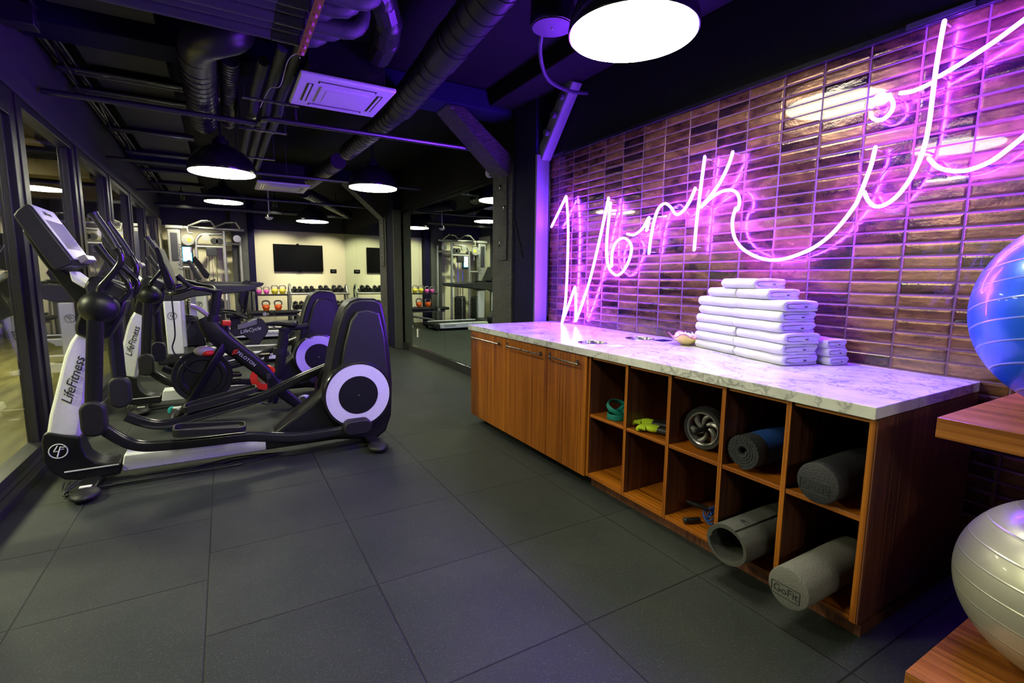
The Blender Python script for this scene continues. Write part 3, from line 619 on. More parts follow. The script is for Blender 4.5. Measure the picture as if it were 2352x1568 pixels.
# closed cabinet
t = thing('cabinet', (2.2, 3.08, 0), 'teak cabinet of three flat doors with bar handles at the far end of the counter', 'cabinet')
MB().box(1.873, WX - 0.004, 2.272, 3.885, 0.062, 0.812).build('body', 'teakV', t, smooth=0)
MB().box(1.925, WX - 0.01, 2.30, 3.77, 0.0, 0.061).build('plinth', 'blackg', t, smooth=0)
for y0, y1, h0, h1 in ((3.272, 3.887, 3.32, 3.86), (2.703, 3.266, 2.725, 3.255), (2.277, 2.699, 2.315, 2.685)):
    d = MB().box(1.850, 1.872, y0, y1, 0.060, 0.806).build('door', 'teakV', t, smooth=0, bevel=0.0015)
    h = MB().tube([(1.812, h0 + 0.0, 0.757), (1.812, h0 + 0.02, 0.757), (1.812, h1 - 0.07, 0.757), (1.816, h1 - 0.055, 0.757), (1.848, h1 - 0.02, 0.757)], 0.0055, 10).cyl((1.812, h0 + 0.05, 0.757), (1.848, h0 + 0.05, 0.757), 0.005, n=10).build('handle', 'pewter', d)
    MB().cyl((1.846, h0 + 0.05, 0.757), (1.8495, h0 + 0.05, 0.757), 0.016, n=16).box(1.846, 1.8495, h1 - 0.030, h1 - 0.010, 0.735, 0.779).build('mount_plate', 'pewter', d)
# open cubby unit
t = thing('cubby_unit', (2.2, 1.5, 0), 'open teak shelf unit of ten square cubbies at the near end of the counter', 'shelf unit')
DV = [2.262, 1.949, 1.649, 1.345, 1.058, 0.773]
for i, y in enumerate(DV):
    w = 0.010 if i else 0.009
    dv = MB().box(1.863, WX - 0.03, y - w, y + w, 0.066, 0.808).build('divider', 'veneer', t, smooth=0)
    MB().box(1.860, 1.8628, y - w, y + w, 0.066, 0.808).build('edge_band', 'teakV', dv, smooth=0, bevel=0.0008)
for i in range(5):
    MB().box(1.864, WX - 0.03, DV[i + 1] + 0.0105, DV[i] - 0.0105, 0.440, 0.458).build('shelf', 'teakY', t, smooth=0, bevel=0.001)
    MB().box(1.862, WX - 0.03, DV[i + 1] + 0.0105, DV[i] - 0.0105, 0.066, 0.086).build('bottom_board', 'teakY', t, smooth=0, bevel=0.001)
MB().box(1.875, WX - 0.03, DV[5] + 0.011, DV[0] - 0.01, 0.792, 0.810).build('top_rail', 'teakY', t, smooth=0)
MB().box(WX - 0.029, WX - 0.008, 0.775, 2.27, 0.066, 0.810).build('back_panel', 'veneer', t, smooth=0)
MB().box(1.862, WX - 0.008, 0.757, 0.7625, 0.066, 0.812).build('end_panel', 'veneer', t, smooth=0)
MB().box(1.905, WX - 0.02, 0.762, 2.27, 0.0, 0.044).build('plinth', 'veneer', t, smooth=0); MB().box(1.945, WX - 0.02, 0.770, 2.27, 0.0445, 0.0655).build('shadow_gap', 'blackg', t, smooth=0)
# bin openings in the counter
for cx, cy, lab in ((2.04, 2.47, 'round steel waste opening in the marble, nearer the counter edge'), (2.49, 2.50, 'round steel waste opening in the marble, nearer the tiled wall')):
    o = thing('waste_opening', (cx, cy, CT), lab, 'waste opening', 'round steel openings in the countertop')
    MB().lathe([(0.0905, -0.036), (0.0905, 0.0005), (0.092, 0.003), (0.100, 0.0022), (0.101, 0.0008), (0.093, -0.0005), (0.093, -0.036), (0.0905, -0.036)], (cx, cy, CT), 56).build('rim', 'steel', o)
    MB().lathe([(0.0, -0.038), (0.0925, -0.038), (0.0925, -0.0365), (0.0, -0.0365)], (cx, cy, CT), 56).build('well', 'darksteel', o)
    cut = MB().cyl((cx, cy, CT - 0.2), (cx, cy, CT + 0.1), 0.0935, n=56).build('cutter', 'steel'); bm_ = top.modifiers.new('cut', 'BOOLEAN'); bm_.object = cut; bm_.operation = 'DIFFERENCE'; bm_.solver = 'EXACT'
    top.modifiers.move(len(top.modifiers) - 1, 0); dg = bpy.context.evaluated_depsgraph_get(); dg.update(); bv = [m_ for m_ in top.modifiers if m_.type == 'BEVEL'][0]; bv.show_viewport = False; dg.update()
    me_ = bpy.data.meshes.new_from_object(top.evaluated_get(dg)); top.modifiers.remove(bm_); top.data = me_; bv.show_viewport = True; bpy.data.objects.remove(cut)
for cx, cy, mt, lab in ((2.07, 2.27, 'silver', 'pale lilac plaque beside the nearer waste opening'), (2.55, 2.34, 'postdark', 'dark plaque beside the waste opening by the wall')):
    o = MB().box(cx - 0.05, cx + 0.05, cy - 0.04, cy + 0.04, CT + 0.0004, CT + 0.004).build('counter_plaque', mt, origin=(cx, cy, CT), bevel=0.002); tag(o, lab, 'plaque')
# glass bowl with wrapped mints
bc = Vector((2.53, 2.125, CT))
t = thing('glass_bowl', bc, 'ruffled amber glass bowl of wrapped mints beside the towels', 'bowl')
m = MB(); n = 48; rings = [(0.018, 0.001), (0.035, 0.003), (0.060, 0.018), (0.085, 0.040), (0.104, 0.060)]; vs = []
for side in (0, 1):
    for k, (r, z) in enumerate(rings):
        for i in range(n):
            a = 2 * pi * i / n; w = 1 + 0.09 * (k / 4) ** 2 * cos(5 * a + 0.6); zz = z + 0.014 * (k / 4) ** 3 * cos(5 * a + 0.6) + (0.004 if side else 0)
            vs.append(bc + Vector((r * w * cos(a), r * w * sin(a), zz)))
K = len(rings); fs = []
for side in (0, 1):
    o_ = side * K * n
    for k in range(K - 1): fs += [(o_ + k * n + i, o_ + k * n + (i + 1) % n, o_ + (k + 1) * n + (i + 1) % n, o_ + (k + 1) * n + i) for i in range(n)]
    fs.append(tuple(o_ + i for i in range(n)))
fs += [((K - 1) * n + i, (K - 1) * n + (i + 1) % n, (2 * K - 1) * n + (i + 1) % n, (2 * K - 1) * n + i) for i in range(n)]
m.add(vs, fs); m.build('bowl', 'amber', t, smooth=60)
m = MB(); m.tube([bc + Vector((0.104 * (1 + 0.09 * cos(5 * a + .6)) * cos(a), 0.104 * (1 + 0.09 * cos(5 * a + .6)) * sin(a), 0.063 + 0.014 * cos(5 * a + .6))) for a in [2 * pi * i / 48 for i in range(48)]], 0.0028, 8, closed=True); m.build('rim', 'pinkrim', t)
pm = None
rnd = random.Random(5)
for i in range(11):
    a = i * 2.4; r = 0.058 * sqrt((i + 0.5) / 11) * 1.1; p = bc + Vector((r * cos(a), r * sin(a), 0.050 + 0.018 * (1 - i / 11)))
    if pm is None:
        pm = thing('wrapped_mint', (0, 0, 0), 'clear wrapped white mint heaped in the amber bowl', 'mint', 'wrapped mints in the amber bowl')
        MB().ball((0, 0, 0), (0.014, 0.012, 0.008), 12, 8).build('candy', 'white', pm)
        MB().add([(0.012, 0, 0), (0.03, 0.010, 0.006), (0.03, -0.010, -0.004), (0.028, 0, 0.008)], [(0, 1, 3), (0, 3, 2), (0, 2, 1), (1, 2, 3)]).add([(-0.012, 0, 0), (-0.03, 0.010, 0.004), (-0.03, -0.010, -0.006), (-0.028, 0, 0.008)], [(0, 1, 3), (0, 3, 2), (0, 2, 1), (1, 2, 3)]).build('wrapper', 'acwhite', pm)
        q = pm; q.location = p
    else: q = dup(pm, p)
    q.rotation_euler = (rnd.uniform(-.5, .5), rnd.uniform(-.5, .5), rnd.uniform(0, 6))

# towels ------------------------------------------------------------
def towel_mesh(seed, L=0.325, Wd=0.215, T=0.052):
    rn = random.Random(seed); th = 0.0122; hx = Wd / 2
    path = []
    zs = [th / 2, T - th / 2, T - th * 1.55, th * 1.55, th * 2.45]
    # layers, each an out-and-back fold rounded at its nose
    path += [(hx - 0.004, zs[0]), (0, zs[0]), (-hx + 0.02, zs[0])]
    path += [(-hx + 0.006, zs[0] + 0.006), (-hx + 0.0, T / 2), (-hx + 0.006, zs[1] - 0.006)]
    path += [(-hx + 0.02, zs[1]), (0, zs[1] + 0.002), (hx - 0.02, zs[1]), (hx - 0.006, zs[1] - 0.004), (hx - 0.004, (zs[1] + zs[2]) / 2 - 0.006), (hx - 0.02, zs[2] - 0.004)]
    path += [(0, zs[2] - 0.002), (-hx + 0.035, zs[2] - 0.003), (-hx + 0.022, T / 2), (-hx + 0.035, zs[3] + 0.002), (0, zs[3] + 0.001), (hx - 0.03, zs[3] + 0.001), (hx - 0.012, zs[3] + 0.003), (hx - 0.02, zs[4] + 0.003), (0, zs[4] + 0.002), (-hx + 0.06, zs[4] + 0.001)]
    P = spline([(x, 0, z) for x, z in path], 3); n = len(P)
    left = []; right = []
    for i, p in enumerate(P):
        tn = P[min(i + 1, n - 1)] - P[max(i - 1, 0)]; tn.normalize(); nn = Vector((-tn.z, 0, tn.x)); left.append(p + nn * th / 2); right.append(p - nn * th / 2)
    ring = left + right[::-1]; m = MB(); N = len(ring); S = 9; vs = []
    US = [0, 0.008, 0.03, 0.08, 0.2, 0.35, 0.5, 0.65, 0.8, 0.92, 0.97, 0.992, 1]; S = len(US)
    for j in range(S):
        u = US[j]; y = (u - 0.5) * L; e = min(u, 1 - u); k = 0.90 if e < 0.001 else 0.95 if e < 0.02 else 0.985 if e < 0.05 else 1.0
        for q in ring:
            w = 0.0016 * sin(q.x * 60 + y * 25 + seed) + 0.0012 * sin(y * 41 + seed * 2 + q.z * 90)
            vs.append(Vector((q.x * k + w, y + 0.002 * sin(q.x * 50 + seed + q.z * 120), max(0.0003, (q.z - T / 2) * k + T / 2 + w * 0.6 * (q.z > 0.012)))))
    fs = [(j * N + i, j * N + (i + 1) % N, (j + 1) * N + (i + 1) % N, (j + 1) * N + i) for j in range(S - 1) for i in range(N)]
    for j in (0, S - 1):   # end caps as strips
        b = j * N
        for i in range(n - 1): fs.append((b + i, b + i + 1, b + N - 2 - i, b + N - 1 - i))
    m.add(vs, fs); return m
tproto = []
for s in range(4):
    t = thing('folded_towel', (0, 0, 0), 'x', 'towel', 'folded white towels stacked on the marble')
    towel_mesh(s * 3 + 1).build('cloth', 'terry', t, smooth=60); MB().box(0.015, 0.03, -0.168, -0.1635, 0.021, 0.025).build('care_tag', 'graphite', t)
    tproto.append(t)
used = set()
lv = ['bottom', 'second from the bottom', 'third from the bottom', 'fourth from the bottom', 'fifth from the bottom', 'sixth from the bottom']
def towel(x, y, z, label, rz=0, sc=(1, 1, 1)):
    global used
    s = random.randrange(4)
    o = tproto[s]
    o = dup(o) if s in used else o
    used.add(s)
    o.location = (x, y, z); o.rotation_euler = (0, 0, rz); o.scale = sc; o['label'] = label
TT = 0.0523; TA = radians(16); tu = Vector((sin(TA), cos(TA), 0)); tv = Vector((cos(TA), -sin(TA), 0)); TB = Vector((2.312, 1.365, 0))
def tpos(a, b): return TB + tu * a + tv * b
for k in range(6):
    p_ = tpos(0.532 - (0.012 if k > 3 else 0.0) + 0.004 * sin(k * 3), 0.108 + 0.004 * sin(k * 5))
    towel(p_.x, p_.y, CT + 0.001 + k * TT, 'white folded towel in the far stack of the pile, ' + lv[k], -TA + 0.02 * sin(k * 7), (1, 1.06, 1))
    back = 0.022 if k > 2 else 0; p_ = tpos(0.178 + back + 0.004 * sin(k * 2), 0.108 + 0.004 * sin(k * 4))
    towel(p_.x, p_.y, CT + 0.001 + k * TT, 'white folded towel in the near stack of the pile, ' + lv[k], -TA + 0.02 * cos(k * 5), (1, 1.06 - back, 1))
for a_, l_, sy, lab in ((0.50, 6, 0.72, 'white folded towel on the seventh layer of the pile, farther one'), (0.255, 6, 0.70, 'white folded towel on the seventh layer of the pile, nearer one'), (0.37, 7, 0.80, 'single white folded towel crowning the whole pile')):
    p_ = tpos(a_, 0.11); towel(p_.x, p_.y, CT + 0.002 + l_ * TT, lab, -TA + 0.02, (0.95, sy, 1))
for k in range(3): towel(2.632 - 0.002 * k, 1.375 + 0.006 * k, CT + 0.001 + k * TT * 0.8, 'white folded towel in the low stack against the tiles, ' + ['bottom', 'middle', 'top'][k], -TA - 0.02 * k, (0.55, 0.8, 0.8))

# things in the cubbies -----------------------------------------------
S2, S1 = 0.459, 0.087
t = thing('resistance_band', (1.97, 2.08, S2), 'coiled teal resistance band in the first upper cubby', 'resistance band')
m = MB(); bx, by = 1.96, 2.10
loop = [(bx + 0.075 * cos(a), by + 0.060 * sin(a), S2 + 0.018) for a in [2 * pi * i / 28 for i in range(28)]]
m.sweep(loop, rr(0.006, 0.033, 0.002, 2), closed=True)
m.sweep([(p[0] * 1.0, p[1] + 0.004, p[2] + 0.014 + 0.03 * (1 + cos(2 * pi * i / 28 - 1.8)) ) for i, p in enumerate(loop)], rr(0.005, 0.026, 0.002, 2), closed=True)
m.sweep(spline([(bx - 0.05, by + 0.04, S2 + 0.045), (bx - 0.01, by + 0.01, S2 + 0.04), (bx + 0.0, by - 0.03, S2 + 0.075), (bx + 0.045, by - 0.03, S2 + 0.05)], 5), rr(0.005, 0.024, 0.002, 2))
m.build('band', 'teal', t)
# gloves: palm, fingers, cuff
def glove(x, y, z, rz, label):
    t = thing('training_glove', (x, y, z), label, 'glove', 'pair of lime and black training gloves')
    R = Matrix.Rotation(rz, 3, 'Z'); P = lambda q: Vector((x, y, z)) + R @ Vector(q)
    m = MB()
    m.ball(P((0, 0, 0.022)), (0.050, 0.042, 0.019), 20, 12, R); m.build('palm', 'lime', t)
    for i in range(4):
        yy = -0.030 + i * 0.021; MB().tube([P((0.03, yy, 0.022)), P((0.062, yy * 1.1, 0.024)), P((0.082 - 0.007 * abs(i - 1.5), yy * 1.15, 0.015))], 0.0115, 10).ball(P((0.082 - 0.007 * abs(i - 1.5), yy * 1.15, 0.0135)), 0.0115, 10, 6).build('finger', 'lime', t)
    MB().tube([P((-0.01, -0.036, 0.02)), P((0.02, -0.058, 0.018)), P((0.042, -0.060, 0.015))], 0.0115, 10).ball(P((0.042, -0.060, 0.015)), 0.0115, 10, 6).build('thumb', 'rubber', t)
    c = MB().sweep([P((-0.03, 0, 0.022)), P((-0.07, 0, 0.022)), P((-0.11, 0, 0.020))], rr(0.072, 0.034, 0.016, 4)).build('cuff', 'rubber', t, bevel=0.002)
    a = P((-0.1105, 0, 0.020)); u = (R @ Vector((0, 1, 0))); w = Vector((0, 0, 1)); m = MB()
    for s_ in (0.013, 0.008): m.tube([a + u * s_ * cos(q) * 1.1 + w * s_ * sin(q) for q in (0, pi / 2, pi, 3 * pi / 2)], 0.0012, 6, closed=True)
    m.build('emblem', 'white', c)
glove(1.985, 1.900, S2 + 0.002, radians(118), 'lime and black training glove lying farther left in its cubby'); glove(1.93, 1.805, S2 + 0.002, radians(112), 'lime and black training glove lying nearer the cubby divider')
# ab wheel
c = Vector((1.955, 1.500, S2 + 0.1065))
t = thing('ab_wheel', (c.x, c.y, S2), 'grey and black ab wheel standing in the third upper cubby', 'ab wheel')
ax = Vector((1, 0.16, 0)).normalized()
MB().lathe([(0.082, -0.03), (0.096, -0.032), (0.101, -0.02), (0.101, 0.02), (0.096, 0.032), (0.082, 0.03), (0.082, -0.03)], c, 56, ax).build('tyre', 'rubber', t)
m = MB(); a_, b_ = frame_of(ax)
for i in range(56):
    for sgn in (-1, 1):
        q = c + (a_ * cos(2 * pi * i / 56) + b_ * sin(2 * pi * i / 56)) * 0.1 + ax * 0.012 * sgn; m.ball(q, 0.0042, 6, 4)
m.build('tread', 'rubber', t)
MB().lathe([(0.081, -0.030), (0.081, 0.030), (0.078, 0.034), (0.072, 0.030), (0.072, -0.030), (0.078, -0.034), (0.081, -0.030)], c, 48, ax).build('rim', 'wheelgrey', t)
for i in range(6):
    a0 = 2 * pi * i / 6; pts = []
    for k in range(6):
        r = 0.018 + 0.056 * k / 5; aa = a0 + 0.9 * (k / 5); pts.append(c + (a_ * cos(aa) + b_ * sin(aa)) * r)
    MB().tube(pts, 0.016, 10, ry=0.012, scale=[.8, .9, 1, 1.1, 1.15, 1.2]).build('spoke', 'wheelgrey', t)
MB().cyl(c - ax * 0.10, c - ax * 0.05, 0.0125, n=16).cyl(c - ax * 0.05, c + ax * 0.14, 0.012, n=16).ball(c - ax * 0.10, 0.0135, 12, 8).build('handle', 'rubber', t)
# mats and rollers, axes run into the cubby (X)
def spiral(cy, cz, r_out, r_in, turns, th, squash=1.0, a0=-pi / 2, tf=0.80):
    n = int(turns * 30); c1 = []; c2 = []
    for i in range(n + 1):
        k = i / n; a = a0 - k * turns * 2 * pi; r = r_in + (r_out - th - r_in) * (1 - k)
        c1.append((cy + (r + th * tf) * cos(a), cz + (r + th * tf) * sin(a) * squash)); c2.append((cy + r * cos(a), cz + r * sin(a) * squash))
    return c1 + c2[::-1], n + 1
def roll(name, label, x0, x1, cy, cz, r_out, r_in, turns, th, mat, mat2=None, squash=1.0, slope=0.0, a0=-pi / 2):
    t = thing(name, (x0, cy, cz - r_out * squash), label, 'exercise mat')
    def seg(xa, xb, nm, mt):
        ring, n = spiral(cy, cz, r_out, r_in, turns, th, squash, a0); m = MB(); N = len(ring); vs = [Vector((xa, p[0], p[1])) for p in ring] + [Vector((xb, p[0] + slope * (xb - xa), p[1])) for p in ring]
        fs = [(i, (i + 1) % N, N + (i + 1) % N, N + i) for i in range(N)]
        for b in (0, N): fs += [(b + i, b + i + 1, b + N - 2 - i, b + N - 1 - i) for i in range(n - 1)]
        m.add(vs, fs); return m.build(nm, mt, t, smooth=50, bevel=0.0)
    seg(x0, x1 if mat2 is None else x0 + 0.075, 'mat', mat)
    if mat2: seg(x0 + 0.0755, x1, 'outer_band', mat2)
    return t
p = atX(1.88, 1695, 1034); q0 = atX(1.88, 1695, 984).z; q1 = atX(1.88, 1695, 1084).z
R_ = 0.0815
t = roll('exercise_mat', 'rolled blue and charcoal exercise mat in the fourth upper cubby', 1.875, 2.45, 1.250, S2 + R_ + 0.001, R_, 0.012, 4.3, 0.0150, 'greymat', 'bluemat', 0.98)
m = MB()
for i in range(110):
    k = i / 110; a = -pi / 2 - k * 4.3 * 2 * pi; r = 0.012 + (R_ - 0.015 - 0.012) * (1 - k) + 0.0075; m.ball((1.8745, 1.250 + r * cos(a), S2 + R_ + 0.001 + r * sin(a) * 0.98), (0.004, 0.005, 0.005), 6, 4)
m.build('rib', 'greymat', t)
p = atX(1.74, 1662, 1264); Rg = 0.099
t = roll('exercise_mat', 'rolled grey mat with a hollow middle sticking out of the fourth lower cubby', 1.745, 2.40, 1.205, S1 + Rg * 0.88 + 0.001, Rg, 0.076, 2.3, 0.0075, 'olivemat', None, 0.88, a0=pi * 0.62)
m = MB(); cz = S1 + Rg * 0.88 + 0.001
for k in range(2): m.tube([(1.835 + 0.012 * cos(a), 1.205 + (Rg + 0.0005) * cos(1.9 - 0.25 * sin(a) - .12 * k), cz + 0.88 * (Rg + 0.0005) * sin(1.9 - 0.25 * sin(a) - .12 * k)) for a in [pi * i / 8 for i in range(9)]], 0.0022, 6)
m.build('emblem', 'greymat', t)
def roller(label, x0, x1, cy, cz, r, mat, mt_text):
    t = thing('foam_roller', (x0, cy, cz - r), label, 'foam roller')
    MB().lathe([(0, 0), (r - 0.008, 0), (r - 0.002, 0.003), (r, 0.010), (r, x1 - x0 - 0.01), (r - 0.008, x1 - x0), (0, x1 - x0)], (x0, cy, cz), 56, Vector((1, 0, 0))).build('roller', mat, t)
    tx = text('logo', 'GoFit', 0.040, mt_text, t, (x0 - 0.0009, cy + 0.008, cz - 0.016), (0, -1, 0), (0, 0, 1))
    fr = [(x0 - 0.001, cy + 0.008 + a * 0.052, cz - 0.016 + b * 0.023) for a, b in ((-1, -1), (1, -1), (1, 1), (-1, 1))]
    m = MB()
    for i in range(4): m.cyl(fr[i], fr[(i + 1) % 4], 0.0016, n=8)
    m.build('logo_frame', mt_text, t)
Rr = 0.076
roller('black speckled foam roller in the last upper cubby, nearest the bench', 1.83, 2.28, 0.917, S2 + Rr + 0.0005, Rr, 'eva', 'greymat')
roller('grey foam roller sticking out of the last lower cubby', 1.70, 2.15, 0.917, S1 + Rr + 0.0005, Rr, 'evagrey', 'greymat')
# jump rope
t = thing('jump_rope', (1.99, 1.43, S1), 'dark jump rope coiled with black handles in the third lower cubby', 'jump rope')
m = MB(); rn = random.Random(2)
for k in range(6):
    m.tube([(1.985 + 0.05 * cos(a) + 0.01 * sin(k), 1.455 + 0.036 * sin(a + k * .3), S1 + 0.016 + 0.030 * (1 + sin(a + k)) * .8 + 0.004 * k) for a in [2 * pi * i / 20 for i in range(20)]], 0.0035, 6, closed=True)
m.build('rope', 'bluemat', t)
MB().tube([(1.95, 1.50, S1 + 0.017), (1.91, 1.515, S1 + 0.016), (1.885, 1.525, S1 + 0.0155)], 0.0135, 12, scale=[0.8, 1, 1]).ball((1.883, 1.526, S1 + 0.017), 0.0155, 12, 8).build('handle', 'rubber', t)
MB().tube([(1.98, 1.48, S1 + 0.075), (1.94, 1.525, S1 + 0.085), (1.915, 1.555, S1 + 0.098)], 0.011, 12, scale=[1, 1, .6]).build('handle', 'rubber', t)
t = thing('grip_ring', (2.0, 1.68, S1), 'blue ring half hidden behind the divider of the second lower cubby', 'ring')
MB().tube([(1.99, 1.735 + 0.028 * cos(a) * .5, S1 + 0.033 + 0.028 * sin(a)) for a in [2 * pi * i / 24 for i in range(24)]], 0.0045, 8, closed=True).build('ring', 'blueplastic', t)

# neon sign --------------------------------------------------------------
NX = 2.655
def crop(ox, oy, s, pts): return [(ox + x * s, oy + y * s) for x, y in pts]
A = lambda p: crop(1240, 300, 0.2935, p)
B = lambda p: crop(1600, 100, 0.2551, p)
C = lambda p: crop(1950, 0, 0.3062, p)
D = lambda p: crop(1600, 450, 0.2614, p)
strokes = [
 (A([(90, 752), (148, 632), (203, 515)]), 0), (A([(205, 512), (214, 620), (220, 780), (216, 1000), (208, 1200), (196, 1360), (172, 1503)]), 1),
 (A([(174, 1500), (222, 1370), (273, 1222)]), 0), (A([(275, 1222), (280, 1350), (280, 1488)]), 0), (A([(281, 1490), (340, 1330), (400, 1130), (460, 880), (510, 650), (537, 525)]), 1),
 (A([(553, 562), (538, 690), (522, 860), (522, 990), (540, 1075), (575, 1118), (610, 1130), (655, 1095), (698, 1010), (716, 920), (695, 862), (648, 840), (595, 875), (565, 950), (560, 1062)]), 1),
 (A([(685, 808), (735, 815), (790, 778), (825, 730), (850, 682)]), 1), (A([(855, 678), (845, 725), (834, 782)]), 0),
 (A([(852, 962), (866, 850), (895, 700), (930, 605), (980, 570), (1025, 600), (1050, 640), (1078, 656), (1125, 622), (1175, 545), (1215, 450)]), 1),
 (A([(1290, 203), (1270, 350), (1243, 560), (1222, 750), (1207, 933)]), 1),
 (B([(325, 975), (292, 1080), (215, 1240), (125, 1370), (40, 1468)]), 1),
 (B([(42, 1472), (130, 1390), (215, 1337), (300, 1318), (362, 1345), (386, 1420), (366, 1500)]) + D([(345, 105), (318, 190), (314, 275), (335, 370), (390, 450), (480, 512), (585, 552), (690, 563), (800, 545), (930, 500), (1050, 440), (1180, 340), (1290, 220), (1390, 85)]) + C([(62, 1510), (110, 1390), (165, 1240), (198, 1105)]), 1),
 (C([(115, 1440), (145, 1505), (200, 1548), (280, 1530), (370, 1460), (460, 1340), (530, 1200), (575, 1060), (605, 900), (625, 740), (648, 550), (675, 380), (698, 250), (716, 158)]), 1),
 (C([(178, 862), (165, 848), (172, 880), (215, 900), (270, 885), (320, 830), (330, 770), (300, 722), (245, 708), (195, 740), (172, 800)])[1:], 1),
 (C([(388, 698), (470, 685), (550, 655), (618, 622)]), 1),
 (C([(672, 575), (800, 500), (950, 405), (1100, 305), (1250, 195), (1420, 65), (1560, -50)]), 1),
 (C([(600, 1188), (660, 1248), (740, 1277), (850, 1282), (960, 1255), (1080, 1200), (1200, 1112), (1320, 1015), (1480, 860), (1600, 700)]), 1),
]
t = thing('neon_sign', (WX, 2.3, 1.6), 'violet white neon script sign reading Work it across the tiled wall', 'neon sign')
for pts, sm in strokes:
    P3 = []
    for q in pts:
        w = atX(NX, *q); P3.append(w)
    P = spline(P3, 6) if sm else [P3[0].lerp(P3[-1], i / 6) if len(P3) == 2 else None for i in range(7)] if len(P3) == 2 else spline(P3, 5)
    hs = MB().sweep([p_ + Vector((0.0125, 0, 0)) for p_ in P], rr(0.008, 0.008, 0.002, 2), up=Vector((1, 0, 0))).build('channel', 'acwhite', t)
    MB().tube(P, 0.0082, 10).ball(P[0], 0.0082, 10, 6).ball(P[-1], 0.0082, 10, 6).build('neon_tube', 'neon', hs)
    for p_ in (P[1], P[len(P) // 2], P[-2]): MB().cyl(p_ + Vector((0.019, 0, 0)), (WX - 0.0005, p_.y, p_.z), 0.004, n=8).build('standoff', 'clear', hs)
for a, b, s_ in ((A([(770, 800)])[0], A([(850, 905)])[0], 0.01), (A([(600, 1010)])[0], A([(670, 900)])[0], 0.01), (B([(110, 1060)])[0], B([(250, 1100)])[0], 0.05), (C([(250, 1180)])[0], C([(160, 1420)])[0], -0.10), (C([(560, 1270)])[0], C([(700, 1300)])[0], 0.03), (C([(760, 340)])[0], C([(930, 370)])[0], 0.01)):
    p0 = atX(WX - 0.02, *a); p1 = atX(WX - 0.02, *b); mid = (p0 + p1) / 2 + Vector((0, -abs(s_), -s_)); MB().tube(spline([p0, mid, p1], 8), 0.0018, 5).build('wire', 'blackg', t)
m = MB(); e0, e1 = atX(WX - 0.03, 2080, 78), atX(WX - 0.03, 2240, 18)
m.box(WX - 0.035, WX - 0.021, e1.y, e0.y, 2.378, 2.40).build('power_box', 'graphite', t)

# stepped bench with exercise balls -----------------------------------------
t = thing('bench', (2.2, -0.2, 0.8), 'thick teak upper bench slab fixed to the tiled wall at the right', 'bench')
MB().box(1.842, WX - 0.002, -1.6, 0.600, 0.802, 0.864).build('slab', 'bench', t, bevel=0.002, smooth=0)
MB().box(2.30, WX - 0.002, -1.2, -1.14, 0.64, 0.801).build('bracket', 'blackg', t)
t = thing('bench', (2.1, -0.2, 0.0), 'low teak lower step on the floor under the bench slab', 'bench')
MB().box(1.690, WX - 0.002, -1.6, 0.551, 0.035, 0.120).build('slab', 'bench', t, bevel=0.002, smooth=0); MB().box(1.76, WX - 0.002, -1.5, 0.48, 0, 0.034).build('plinth', 'blackg', t)
def exball(c, r, mat, label, ry):
    o = MB().ball((0, 0, 0), (r, r, r * 0.985), 96, 64).build('exercise_ball', mat, smooth=180)
    MB().cyl((0, 0, r * 0.96), (0, 0, r * 0.993), 0.012, n=16).build('plug', 'white', o); o.location = c; o.rotation_euler = ry; tag(o, label, 'exercise ball')
exball((2.238, 0.347, 0.865 + 0.3165), 0.3215, 'ballblue', 'glossy blue exercise ball on the upper bench slab', (0.2, 0.1, 0))
exball((2.06, 0.31, 0.121 + 0.262), 0.266, 'ballsilver', 'pearly silver exercise ball on the low step', (0.35, -0.1, 0))

# ================================================================== EXERCISE MACHINES
def dup_tree_at(o, d, label):
    c = dup(o, o.location + Vector(d), label); return c
def roundel(parent, c, xd, r, mat='silver', yd=(0, 0, 1)):
    c = Vector(c); xd = Vector(xd).normalized(); yd = Vector(yd); n = xd.cross(yd)
    m = MB(); m.tube([c + xd * r * cos(a) + yd * r * sin(a) for a in [2 * pi * i / 28 for i in range(28)]], r * 0.075, 8, closed=True)
    b = [(-0.12, 0.85), (0.12, 0.85), (-0.35, -0.05), (0.08, -0.05), (0.16, 0.12), (0.78, 0.12), (0.66, 0.32), (0.24, 0.32)]
    def bar(p, q, w):
        p = c + xd * p[0] * r + yd * p[1] * r; q = c + xd * q[0] * r + yd * q[1] * r; m.tube([p, q], w * r, 6)
    bar((-0.02, 0.80), (-0.46, 0.02), .09); bar((-0.5, -0.02), (0.10, -0.02), .07); bar((0.28, 0.62), (-0.16, -0.80), .09); bar((0.24, 0.50), (0.80, 0.50), .06); bar((0.14, 0.22), (0.62, 0.22), .06)
    return m.build('emblem', mat, parent)
